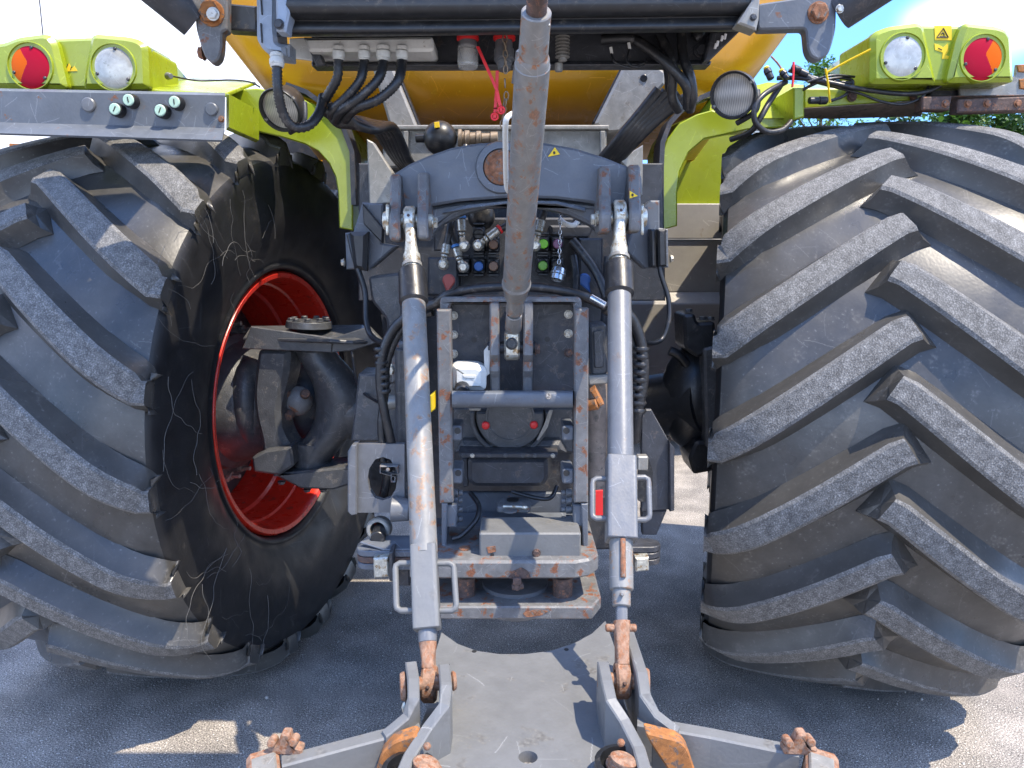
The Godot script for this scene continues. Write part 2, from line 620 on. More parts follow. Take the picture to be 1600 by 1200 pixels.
	M.work_lens = tri_mat(to_tex(rb, 128), 0.3, 0.1, 0.10)
	for k in ["red_lens", "amber_lens", "clear_lens"]:
		M[k].metallic_specular = 0.25
		M[k].clearcoat_enabled = k == "clear_lens"
		M[k].clearcoat = 0.35
		M[k].clearcoat_roughness = 0.08
	M.glass = plain(Vector3(0.8, 0.82, 0.8), 0.05)
	M.glass.transparency = BaseMaterial3D.TRANSPARENCY_ALPHA
	M.glass.albedo_color.a = 0.28
	M.web = plain(Vector3(0.15, 0.145, 0.135), 0.9)
	M.leaf = plain(Vector3(0.07, 0.15, 0.025), 0.6)
	M.leaf.backlight_enabled = true
	M.leaf.backlight = Color(0.2, 0.32, 0.05)
	M.leaf_dark = plain(Vector3(0.035, 0.085, 0.018), 0.6)
	M.leaf_dark.backlight_enabled = true
	M.leaf_dark.backlight = Color(0.1, 0.2, 0.03)
	M.bark = tri_mat(surf(Vector3(0.10, 0.075, 0.055), 0.3, Vector3(0.05, 0.04, 0.03), 0.45, 0.2), 0.9, 0.0, 0.5)

	var b := MB.new()      # shared bolt: washer and hexagon head, radius 1
	b.lathe(Vector3.ZERO, Vector3.UP, [Vector2(0, 1.25), Vector2(0.16, 1.25), Vector2(0.2, 1.18), Vector2(0.2, 0)], 14, 0.4)
	var h6 := []
	for i in 6:
		h6.append(Vector3(cos(TAU * i / 6), 0.2, sin(TAU * i / 6)))
	b.prism(h6, Vector3(0, 0.7, 0), 0.12)
	bolt_mesh = mesh_of([[b, M.bolt]])

func _ready():
	rng.seed = 4711
	# camera
	var cam := Camera3D.new()
	cam.name = "camera"
	cam.fov = rad_to_deg(2.0 * atan(600.0 / FOC))
	cam.near = 0.05
	cam.far = 600.0
	cam.position = Vector3(0, CAM_H, 0)
	cam.rotation_degrees = Vector3(-10, 0, 0)
	add_child(cam)
	cam.make_current()
	# sky and exposure
	var sky_mat := ProceduralSkyMaterial.new()
	sky_mat.sky_top_color = Color(0.34, 0.54, 0.85)
	sky_mat.sky_horizon_color = Color(0.50, 0.71, 0.92)
	sky_mat.sky_curve = 0.16
	sky_mat.ground_bottom_color = Color(0.35, 0.33, 0.30)
	sky_mat.ground_horizon_color = Color(0.56, 0.70, 0.82)
	sky_mat.energy_multiplier = 1.0
	sky_mat.sun_angle_max = 1.0
	sky_mat.sky_cover = clouds()
	sky_mat.sky_cover_modulate = Color(1, 1, 1)
	var sky := Sky.new()
	sky.sky_material = sky_mat
	var env := Environment.new()
	env.background_mode = Environment.BG_SKY
	env.sky = sky
	env.background_energy_multiplier = 1.0
	env.tonemap_mode = Environment.TONE_MAPPER_LINEAR
	env.tonemap_exposure = 3.0
	env.sdfgi_enabled = true
	env.ssao_enabled = true
	env.ssil_enabled = true
	var we := WorldEnvironment.new()
	we.name = "world_environment"
	we.environment = env
	add_child(we)
	# sun: high, to the right and a little behind the camera
	var sun := DirectionalLight3D.new()
	sun.name = "sun"
	sun.light_energy = 0.92
	sun.light_color = Color(1.0, 0.95, 0.87)
	sun.light_angular_distance = 0.5
	sun.shadow_enabled = true
	add_child(sun)
	sun.look_at_from_position(Vector3.ZERO, -Vector3(0.42, 1.0, 0.27), Vector3.FORWARD)

	make_materials()
	setting()
	tractor = thing("tractor", "lime green and yellow tractor seen from behind with its grey linkage between two huge tyres", "tractor", Vector3(0, 0, -2.95))
	wheels()
	axle_parts()
	chassis()
	fenders()
	upper_parts()
	valve_zone()
	ladder_frame()
	tow_coupling()
	lift_rods()
	top_link()
	lower_hitch()
	hoses()

# scattered fair-weather clouds as a panorama
func clouds() -> ImageTexture:
	var f := FastNoiseLite.new()
	f.seed = 29
	f.noise_type = FastNoiseLite.TYPE_SIMPLEX_SMOOTH
	f.frequency = 1.35
	f.fractal_octaves = 5
	var w := 640
	var h := 320
	var im := Image.create(w, h, false, Image.FORMAT_RGBA8)
	for y in h / 2:
		var el := (0.5 - (y + 0.5) / h) * PI
		for x in w:
			var az := (x + 0.5) / w * TAU
			var at := az + deg_to_rad(200.0)
			var d := Vector3(sin(at) * cos(el), sin(el) * 1.9, -cos(at) * cos(el))
			var q := smoothstep(-0.04, 0.26, f.get_noise_3dv(d * 1.1 + Vector3(3.0, 0, 1.5)))
			var g := 0.92 + 0.10 * f.get_noise_3dv(d * 3.0)
			im.set_pixel(x, y, Color(g, g * 0.985, g * 0.96, q))
	return ImageTexture.create_from_image(im)

func setting():
	var b := MB.new()
	b.quad(Vector3(-300, 0, 60), Vector3(300, 0, 60), Vector3(300, 0, -420), Vector3(-300, 0, -420))
	var g := MeshInstance3D.new()
	g.name = "ground"
	g.mesh = mesh_of([[b, M.asphalt]])
	g.set_meta("kind", "structure")
	g.set_meta("label", "pale worn asphalt yard with light stone chips")
	g.set_meta("category", "ground")
	add_child(g)

	# loose stone chips lying on the yard
	var pm := MB.new()
	pm.ball(Vector3.ZERO, Vector3(1.0, 0.6, 0.8), 6)
	var mm_ := MultiMesh.new()
	mm_.transform_format = MultiMesh.TRANSFORM_3D
	mm_.mesh = mesh_of([[pm, M.stone]])
	mm_.instance_count = 900
	for k in 900:
		var x := rng.randf_range(-2.2, 2.6)
		var zz := -rng.randf_range(1.9, 5.5)
		if k % 3 == 0:
			x = rng.randf_range(1.2, 3.2)
			zz = -rng.randf_range(1.9, 3.4)
		var s := rng.randf_range(0.0015, 0.0045)
		if rng.randf() < 0.04:
			s *= 2.0
		mm_.set_instance_transform(k, Transform3D(Basis(Vector3.UP, rng.randf() * TAU).scaled(Vector3.ONE * s), Vector3(x, s * 0.35, zz)))
	var gr := MultiMeshInstance3D.new()
	gr.name = "loose_gravel"
	gr.multimesh = mm_
	gr.set_meta("kind", "stuff")
	gr.set_meta("label", "loose pale stone chips scattered on the asphalt around the tyres")
	gr.set_meta("category", "gravel")
	add_child(gr)

	# white hall far behind on the left, an open bay at its foot
	var z := -13.0
	var hall := thing("white_building", "overexposed white panelled hall behind the left fender", "building", Vector3(-3.5, 0, z))
	var x0 := -21.0
	for i in 5:
		var p := MB.new()
		p.box(Vector3(x0 + 1.75 + i * 3.5, 5.15, z), Vector3(3.485, 5.6, 0.15), Basis(), 0.006)
		one("wall_panel", p, M.white, hall)
	var sh := MB.new()
	sh.box(Vector3(-12.2, 1.15, z - 2.6), Vector3(17, 2.3, 0.1))
	sh.box(Vector3(-12.2, 2.27, z - 1.3), Vector3(17, 0.1, 2.6))
	sh.box(Vector3(-12.2, 5.2, z - 2.6), Vector3(17, 5.7, 0.1))
	sh.box(Vector3(-12.2, 8.0, z - 1.3), Vector3(17.4, 0.12, 3.0))
	one("bay_wall", sh, M.shed_dark, hall)
	for px in [-3.6, -8.0, -12.6]:
		var q := Vector3(px, 0, z)
		var po := MB.new()
		po.box(Vector3(q.x, 1.15, z - 0.1), Vector3(0.22, 2.3, 0.22))
		one("post", po, M.post, hall)
	hall.rotation.y = deg_to_rad(35.0)
	var st_ := thing("timber_stack", "two orange-brown boards stacked in the dark bay under the white hall", "timber", W(30, 250, 10.4) * Vector3(1, 0, 1))
	for i in 2:
		var p0 := W(11, 228.0 + i * 12, 10.2)
		var pl := MB.new()
		pl.box(Vector3(p0.x + 0.30, p0.y - 0.02, -10.4), Vector3(0.62, 0.092, 0.3), Basis(Vector3.FORWARD, 0.05), 0.008)
		one("plank", pl, M.wood, st_)
	var sup := MB.new()
	var ps := W(30, 256, 10.2)
	sup.box(Vector3(ps.x + 0.1, ps.y * 0.5, -10.4), Vector3(0.7, ps.y, 0.3))
	one("trestle", sup, M.shed_dark, st_)

	# shrubs and trees behind on the right
	var spec := [[1500, 150, 9.0, 1.3, "sunlit leafy shrub between the rusty bracket and the right tyre", 0], [1612, 140, 8.2, 1.1, "dark green shrub at the right edge beside the tyre shoulder", 1], [1556, 150, 10.5, 1.5, "mid green shrub half hidden behind the rusty bracket", 0]]
	for s in spec:
		shrub(s[0], s[1], s[2], s[3], s[4], s[5])
	tree(1285, 98, 20.0, 1.5, "airy young tree showing above the right fender cables")
	tree(1470, 190, 16.0, 1.8, "low tree hidden behind the right lamp box, its foot behind the tyre")

func leaf_cloud(b: MB, c: Vector3, r: Vector3, count: int, size: float):
	for k in count:
		var d := Vector3(rng.randfn(), rng.randfn(), rng.randfn()).normalized()
		var q := pow(rng.randf(), 0.45)
		var p := c + Vector3(d.x * r.x, d.y * r.y, d.z * r.z) * q
		var a := Vector3(rng.randfn(), rng.randfn() * 0.6, rng.randfn()).normalized()
		var s := MB.side_of(a)
		var l := size * rng.randf_range(0.6, 1.3)
		var w := s * l * 0.28
		var tip := p + a * l
		var m := p + a * l * 0.5 + Vector3(0, l * 0.08, 0)
		b.tri(p, m + w, m - w)
		b.tri(m - w, m + w, tip)

func shrub(px: float, py: float, d: float, r: float, label: String, dark: int):
	var top := W(px, py, d)
	var root := thing("shrub", label, "shrub", Vector3(top.x, 0, -d), "shrubs behind the right tyre")
	var a := MB.new()
	var b := MB.new()
	for k in 46:
		var h := rng.randf_range(0.25, top.y)
		var ang := rng.randf() * TAU
		var rr := r * sqrt(rng.randf()) * (1.0 - 0.45 * h / top.y)
		leaf_cloud(a if (k + dark) % 3 != 0 else b, Vector3(top.x + cos(ang) * rr, h, -d + sin(ang) * rr), Vector3(0.26, 0.24, 0.26), 190, 0.095)
	put("foliage", [[a, M.leaf_dark if dark == 1 else M.leaf], [b, M.leaf_dark]], root)
	var t := MB.new()
	for k in 7:
		var ang := k * 0.9
		t.tube([Vector3(top.x, 0, -d), Vector3(top.x + cos(ang) * r * 0.3, top.y * 0.45, -d + sin(ang) * r * 0.3), Vector3(top.x + cos(ang) * r * 0.6, top.y * 0.85, -d + sin(ang) * r * 0.6)], 0.02, 6, 0.0, 0.3)
	one("stem", t, M.bark, root)

func tree(px: float, py: float, d: float, r: float, label: String):
	var top := W(px, py, d)
	var root := thing("tree", label, "tree", Vector3(top.x, 0, -d))
	var t := MB.new()
	t.tube([Vector3(top.x, 0, -d), Vector3(top.x + 0.1, top.y * 0.5, -d), Vector3(top.x, top.y * 0.97, -d)], 0.12, 8, 0.0, 0.15)
	var a := MB.new()
	for k in 46:
		var h := lerpf(top.y * 0.35, top.y, pow(rng.randf(), 0.8))
		var ang := rng.randf() * TAU
		var wid := r * sin(clampf((top.y - h) / (top.y * 0.65), 0.02, 1.0) * 2.6) + 0.1
		var rr := wid * rng.randf_range(0.2, 1.0)
		var c := Vector3(top.x + cos(ang) * rr, h, -d + sin(ang) * rr)
		t.tube([Vector3(top.x, h * 0.86, -d), c], 0.025, 5, 0.0, 0.3, false)
		leaf_cloud(a, c, Vector3(0.42, 0.34, 0.42), 85, 0.12)
	one("trunk", t, M.bark, root)
	one("crown", a, M.leaf, root)

# ---------------------------------------------------------------- wheels
const R_TYRE := 1.02

func crown_r(u: float) -> float:      # radius over the lugs
	var a := absf(u)
	return R_TYRE - 0.15 * a * a - (0.0 if a < 0.33 else 2.4 * (a - 0.33) * (a - 0.33))

func lug_meshes() -> Array:
	var out := []
	for s in [1.0, -1.0]:
		var flank := MB.new()
		var top := MB.new()
		var K := 16
		var bl := []; var ml := []; var tl := []; var tr := []; var mr := []; var br := []
		var cl := []; var cr := []
		for i in K + 1:
			var t := float(i) / K
			var u := -0.022 + 0.487 * t
			var v := 0.30 - 0.43 * pow(t, 1.06) + 0.05 * t * t      # along the tread, upward at the back
			var du := 0.487
			var dv := -0.43 * 1.06 * pow(maxf(t, 0.001), 0.06) + 0.10 * t
			var p := Vector2(-dv, du).normalized()
			var ht := lerpf(0.037, 0.044, t)
			var hm := ht + 0.013
			var hb := ht + lerpf(0.028, 0.034, t)
			var inner := clampf(1.0 - t * 9.0, 0.0, 1.0)
			var rt := crown_r(u)
			var dep := lerpf(0.060, 0.068, t)
			var pt := func(w: float, r: float, push: float) -> Vector3:
				var uu := minf(u + p.x * w - push, 0.468)
				var vv := v + p.y * w + push * 0.8
				if i == 0:
					vv -= absf(w) * 0.25
				var rad := r - 0.15 * (uu * uu - u * u)
				var a := vv / R_TYRE
				return Vector3(uu * s, sin(a) * rad, cos(a) * rad)
			bl.append(pt.call(hb, rt - dep, inner * 0.03))
			ml.append(pt.call(hm, rt - dep * 0.62, inner * 0.012))
			tl.append(pt.call(ht, rt - 0.006, 0.0))
			cl.append(pt.call(ht - 0.010, rt, 0.0))
			cr.append(pt.call(-ht + 0.010, rt, 0.0))
			tr.append(pt.call(-ht, rt - 0.006, 0.0))
			mr.append(pt.call(-hm, rt - dep * 0.62, inner * 0.012))
			br.append(pt.call(-hb, rt - dep, inner * 0.03))
		# the shoulder: the lug runs down the side of the tyre
		var uu := 0.478
		var drop := func(q: Vector3, r: float, uo: float) -> Vector3:
			var a := atan2(q.y, q.z)
			return Vector3(uo * s, sin(a) * r, cos(a) * r)
		for row in [bl, ml, tl, cl, cr, tr, mr, br]:
			var q: Vector3 = row[-1]
			row.append(drop.call(q, minf(Vector2(q.y, q.z).length() - 0.010, 0.955), uu))
			row.append(drop.call(q, 0.915, uu - 0.001))
			row.append(drop.call(q, 0.885, uu - 0.010))
			row.append(drop.call(q, 0.860, uu - 0.024))
		var KK := bl.size()
		var sheet := func(mb: MB, a: Array, b: Array, c0: int, c1: int):
			var rows := []
			for i in range(c0, c1):
				rows.append([a[i], b[i]] if s > 0 else [b[i], a[i]])
			mb.grid(rows)
		var fl := []
		var fr := []
		for i in KK:
			fl.append([bl[i], ml[i], tl[i]] if s > 0 else [tl[i], ml[i], bl[i]])
			fr.append([tr[i], mr[i], br[i]] if s > 0 else [br[i], mr[i], tr[i]])
		flank.grid(fl)
		flank.grid(fr)
		sheet.call(top, tl, cl, 0, K + 2)
		sheet.call(top, cl, cr, 0, K + 1)
		sheet.call(top, cr, tr, 0, K + 2)
		sheet.call(top, cl, cr, K, K + 2)
		sheet.call(flank, tl, cl, K + 1, KK)
		sheet.call(flank, cl, cr, K + 1, KK)
		sheet.call(flank, cr, tr, K + 1, KK)
		# inner end face
		var e := [bl[0], ml[0], tl[0], cl[0], cr[0], tr[0], mr[0], br[0]]
		var cen := Vector3.ZERO
		for q in e:
			cen += q / 8.0
		for i in 7:
			flank.tri(cen, e[i], e[i + 1])
		flank.tri(cen, e[7], e[0])
		out.append(mesh_of([[flank, M.rubber], [top, M.worn]]))
	return out

func wheels():
	var lugs := lug_meshes()
	var carcass := MB.new()
	var side := MB.new()
	var prof := []
	for i in 19:
		var u := -0.45 + 0.05 * i
		prof.append(Vector2(u, crown_r(u) - 0.062))
	carcass.lathe(Vector3.ZERO, Vector3.RIGHT, prof, 96, 9.0)
	for s in [-1.0, 1.0]:
		var ps := [Vector2(0.45 * s, crown_r(0.45) - 0.062), Vector2(0.464 * s, 0.875), Vector2(0.464 * s, 0.84), Vector2(0.46 * s, 0.80), Vector2(0.462 * s, 0.74), Vector2(0.458 * s, 0.68), Vector2(0.44 * s, 0.61), Vector2(0.415 * s, 0.555), Vector2(0.405 * s, 0.535), Vector2(0.412 * s, 0.53), Vector2(0.408 * s, 0.515), Vector2(0.385 * s, 0.505), Vector2(0.35 * s, 0.50)]
		if s < 0:
			ps.reverse()
		side.lathe(Vector3.ZERO, Vector3.RIGHT, ps, 96, 9.0)
	var tyre_mesh := mesh_of([[carcass, M.rubber], [side, M.side_rubber]])
	var rim := MB.new()
	var rp := []
	for s in [1.0, -1.0]:
		var q := [Vector2(0.36, 0.500), Vector2(0.388, 0.502), Vector2(0.400, 0.494), Vector2(0.396, 0.478), Vector2(0.375, 0.468), Vector2(0.30, 0.460), Vector2(0.295, 0.452), Vector2(0.20, 0.447), Vector2(0.19, 0.437), Vector2(0.05, 0.43), Vector2(0.0, 0.425)]
		for p in q:
			p.x *= s
		var l := []
		for p in q:
			l.append(Vector2(p.x * s, p.y))
		if s > 0:
			l.reverse()
		rim.lathe(Vector3.ZERO, Vector3.RIGHT, l, 72, 0.7)
	var rim_mesh := mesh_of([[rim, M.red]])
	var specs := [[-1.25, 0.0, 2.945, 11.4, 1.0, "left rear wheel turned so that its red rim and inner sidewall show"], [1.255, 0.0, 2.86, 15.0, -1.0, "right rear wheel showing its whole lugged tread"]]
	for w in specs.size():
		var sp = specs[w]
		var th := deg_to_rad(sp[3])
		var ax := Vector3(cos(th), 0, sin(th))
		var c: Vector3 = Vector3(sp[0], 0.97, -sp[2]) - ax * sp[1]
		if w == 0:
			c.z = -sp[2]
		var root := Node3D.new()
		root.name = "rear_wheel" if w == 0 else "rear_wheel_001"
		root.set_meta("label", sp[5])
		tractor.add_child(root, true)
		root.global_transform = Transform3D(Basis(Vector3.UP, -th), c)
		var t := MeshInstance3D.new()
		t.name = "tyre"
		t.mesh = tyre_mesh
		root.add_child(t)
		var r := MeshInstance3D.new()
		r.name = "rim"
		r.mesh = rim_mesh
		root.add_child(r)
		var NL := 20
		for k in NL:
			for s in 2:
				var l := MeshInstance3D.new()
				l.name = free_name("lug", root)
				l.mesh = lugs[s]
				root.add_child(l, true)
				var off: float = [0.03, 0.5][w] if s == 0 else [0.53, 0.0][w]
				l.rotation.x = TAU * (k + off + [0.0, 0.67][w]) / NL
		# disc and hub with its ring of studs; the inner side is +x on the left wheel
		var inn: float = sp[4]
		var d := MB.new()
		d.lathe(Vector3.ZERO, Vector3.RIGHT * inn, [Vector2(-0.02, 0.0), Vector2(-0.02, 0.43), Vector2(0.06, 0.43), Vector2(0.08, 0.40), Vector2(0.08, 0.0)], 48)
		var disc := MeshInstance3D.new()
		disc.name = "rim_disc"
		disc.mesh = mesh_of([[d, M.dark]])
		root.add_child(disc)
		var hb := MB.new()
		hb.lathe(Vector3.ZERO, Vector3.RIGHT * inn, [Vector2(0.06, 0.335), Vector2(0.12, 0.335), Vector2(0.13, 0.27), Vector2(0.19, 0.26), Vector2(0.21, 0.235), Vector2(0.25, 0.225), Vector2(0.30, 0.20), Vector2(0.36, 0.17), Vector2(0.40, 0.13), Vector2(0.40, 0.0)], 40)
		var hub := MeshInstance3D.new()
		hub.name = "hub"
		hub.mesh = mesh_of([[hb, M.axle]])
		root.add_child(hub)
		for k in 24:
			var a := TAU * k / 24
			var p := Vector3(0.12 * inn, sin(a) * 0.305, cos(a) * 0.305)
			var sb := MB.new()
			var g: Transform3D = root.global_transform
			sb.cyl(g * p, g * (p + Vector3(0.055 * inn, 0, 0)), 0.0095, 0.0095, 8)
			sb.cyl(g * p, g * (p + Vector3(0.022 * inn, 0, 0)), 0.018, 0.018, 6)
			one("stud", sb, M.galv, root)
		if w == 0:
			cobwebs(root)

func cobwebs(root: Node3D):
	var b := MB.new()
	var g := root.global_transform
	for k in 34:
		var a := rng.randf_range(-1.1, 1.5)
		var r := rng.randf_range(0.56, 0.88)
		var path := []
		var dir := rng.randf() * TAU
		for i in rng.randi_range(5, 13):
			var u := 0.464 + 0.006
			if r > 0.80:
				u = 0.462 + 0.014
			if r > 0.93:
				u = 0.47
			if r < 0.62:
				u = 0.445
			path.append(g * Vector3(u, sin(a) * r, cos(a) * r))
			a += cos(dir) * 0.035
			r = clampf(r + sin(dir) * 0.032, 0.56, 0.97)
			dir += rng.randf_range(-0.5, 0.5)
		b.tube(path, rng.randf_range(0.0004, 0.0009), 4, 0.0, 0.6)
	var o := one("cobweb", b, M.web, root)
	o.set_meta("kind", "stuff")

func axle_parts():
	# left steering knuckle, in front of the open rim
	var k := Node3D.new()
	k.name = "steering_knuckle"
	k.set_meta("label", "dark grey forked steering knuckle inside the red rim")
	tractor.add_child(k)
	k.global_position = W(480, 630, 2.85)
	var b := MB.new()
	# cover plate: flat hexagon with turned-down front
	var t := P3([392, 509, 2.78, 568, 507, 2.78, 597, 531, 2.66, 552, 533, 2.58, 515, 530, 2.56, 380, 527, 2.66])
	b.prism(t, Vector3(0, -0.012, 0), 0.003)
	b.prism(PL([378, 545, 392, 510, 520, 528, 518, 551], 2.62), Vector3(0, 0, -0.02), 0.003)
	b.prism(PL([518, 551, 520, 528, 575, 510, 597, 533, 550, 548], 2.62), Vector3(0.005, 0, -0.02), 0.003)
	one("cover_plate", b, M.axle, k)
	var bt := MB.new()
	bt.cyl(W(483, 512, 2.70), W(483, 501, 2.70), 0.082, 0.078, 28)
	one("bearing_cap", bt, M.axle, k)
	for i in 9:
		var a := TAU * i / 9
		hex(k, W(483, 500, 2.70) + Vector3(cos(a) * 0.062, 0.0, sin(a) * 0.062), Vector3.UP, 0.011, M.axle)
	b = MB.new()
	b.prism(rnd(PL([402, 546, 452, 546, 449, 585, 439, 622, 435, 642, 438, 672, 447, 690, 460, 706, 408, 712, 407, 690, 398, 655, 394, 622, 396, 590], 2.64), 0.02, 4), Vector3(0.02, 0, -0.12), 0.016)
	b.ball(W(392, 628, 2.80), Vector3(0.07, 0.17, 0.12), 20)
	one("knuckle_arm", b, M.axle, k)
	b = MB.new()
	b.prism(rnd(PL([393, 715, 415, 704, 455, 698, 459, 728, 436, 743, 396, 738], 2.60), 0.008), Vector3(0, 0, -0.14), 0.008)
	one("arm_foot", b, M.axle, k)
	b = MB.new()
	var fr := []
	for q in [[546, 462, 522], [560, 468, 532], [575, 477, 546], [592, 487, 560], [612, 492, 574], [632, 493, 580], [652, 491, 576], [670, 485, 562], [686, 474, 546], [700, 464, 532], [716, 460, 520], [736, 462, 516]]:
		var row := PackedVector3Array()
		var cc := W((q[1] + q[2]) * 0.5, q[0], 2.74)
		var hw: float = (q[2] - q[1]) * 0.5 * mm(q[0], 2.68)
		for i in 24:
			var a := TAU * i / 24
			row.append(cc + Vector3(cos(a) * hw, 0, sin(a) * 0.085))
		fr.append(row)
	b.grid(fr, true)
	b.lathe(W(520, 642, 2.75), W(652, 642, 2.80) - W(520, 642, 2.75), [Vector2(-0.02, 0.0), Vector2(-0.02, 0.06), Vector2(0.03, 0.100), Vector2(0.08, 0.104), Vector2(0.10, 0.097), Vector2(0.31, 0.092)], 28, 9.0)
	b.cyl(W(489, 690, 2.72), W(489, 738, 2.72), 0.066, 0.062, 24)
	one("axle_fork", b, M.axle, k)
	b = MB.new()
	b.prism(rnd(PL([424, 741, 468, 737, 560, 728, 556, 755, 520, 766, 470, 764], 2.62), 0.008), Vector3(0, 0, -0.16), 0.008)
	one("lower_pivot", b, M.axle, k)
	for q in [[440, 752], [480, 764], [505, 764]]:
		hex(k, W(q[0], q[1], 2.66), Vector3.DOWN, 0.012, M.axle)
	b = MB.new()
	var uj := W(466, 626, 2.74)
	b.ball(uj, Vector3(0.052, 0.055, 0.052))
	one("universal_joint", b, M.grey_worn, k)
	b = MB.new()
	b.ball(W(474, 628, 2.90), Vector3(0.135, 0.15, 0.12), 24)
	one("joint_housing", b, M.dark, k)
	for q in [Vector2(-0.03, 0.035), Vector2(0.035, 0.03), Vector2(-0.02, -0.04)]:
		var bb := MB.new()
		bb.cyl(uj + Vector3(q.x, q.y, 0.035), uj + Vector3(q.x * 1.25, q.y * 1.25, 0.056), 0.018, 0.016, 12)
		one("bearing_cup", bb, M.rust_dark, k)
	b = MB.new()
	b.tube([uj + Vector3(-0.02, 0, -0.02), uj + Vector3(-0.30, 0, -0.10)], 0.065, 20, 0.0, 1.5, false)
	one("drive_shaft", b, M.dark, k)
	# main axle beam across
	b = MB.new()
	b.tube([W(600, 645, 2.85), W(800, 645, 2.9), W(1040, 640, 2.85)], 0.12, 22, 0.0, 1.0, false)
	one("axle_beam", b, M.dark, tractor)
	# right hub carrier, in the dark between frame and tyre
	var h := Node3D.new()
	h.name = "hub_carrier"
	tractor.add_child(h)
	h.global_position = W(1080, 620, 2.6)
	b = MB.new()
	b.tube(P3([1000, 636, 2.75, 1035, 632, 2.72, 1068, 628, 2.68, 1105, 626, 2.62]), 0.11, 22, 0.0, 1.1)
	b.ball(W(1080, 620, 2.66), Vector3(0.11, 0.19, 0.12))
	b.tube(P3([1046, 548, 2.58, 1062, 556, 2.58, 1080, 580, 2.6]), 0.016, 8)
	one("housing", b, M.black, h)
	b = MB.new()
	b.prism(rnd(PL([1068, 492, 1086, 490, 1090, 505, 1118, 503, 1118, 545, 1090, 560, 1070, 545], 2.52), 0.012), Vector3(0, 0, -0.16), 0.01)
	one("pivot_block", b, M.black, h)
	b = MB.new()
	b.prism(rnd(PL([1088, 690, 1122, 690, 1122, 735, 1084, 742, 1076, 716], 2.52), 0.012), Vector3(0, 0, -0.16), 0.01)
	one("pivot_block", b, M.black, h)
	b = MB.new()
	b.prism(rnd(PL([1100, 545, 1122, 540, 1126, 700, 1104, 700], 2.50), 0.008), Vector3(0, 0, -0.08), 0.008)
	one("flange", b, M.axle, h)
	for q in [[1076, 488], [1098, 500], [1110, 500]]:
		hex(h, W(q[0], q[1], 2.56), Vector3.UP, 0.013, M.axle)

# ---------------------------------------------------------------- tank, frame rails, cab parts behind
func node_part(called: String, at: Vector3, label := "") -> Node3D:
	var o := Node3D.new()
	o.name = free_name(called, tractor)
	tractor.add_child(o, true)
	o.global_position = at
	if label != "":
		o.set_meta("label", label)
	return o

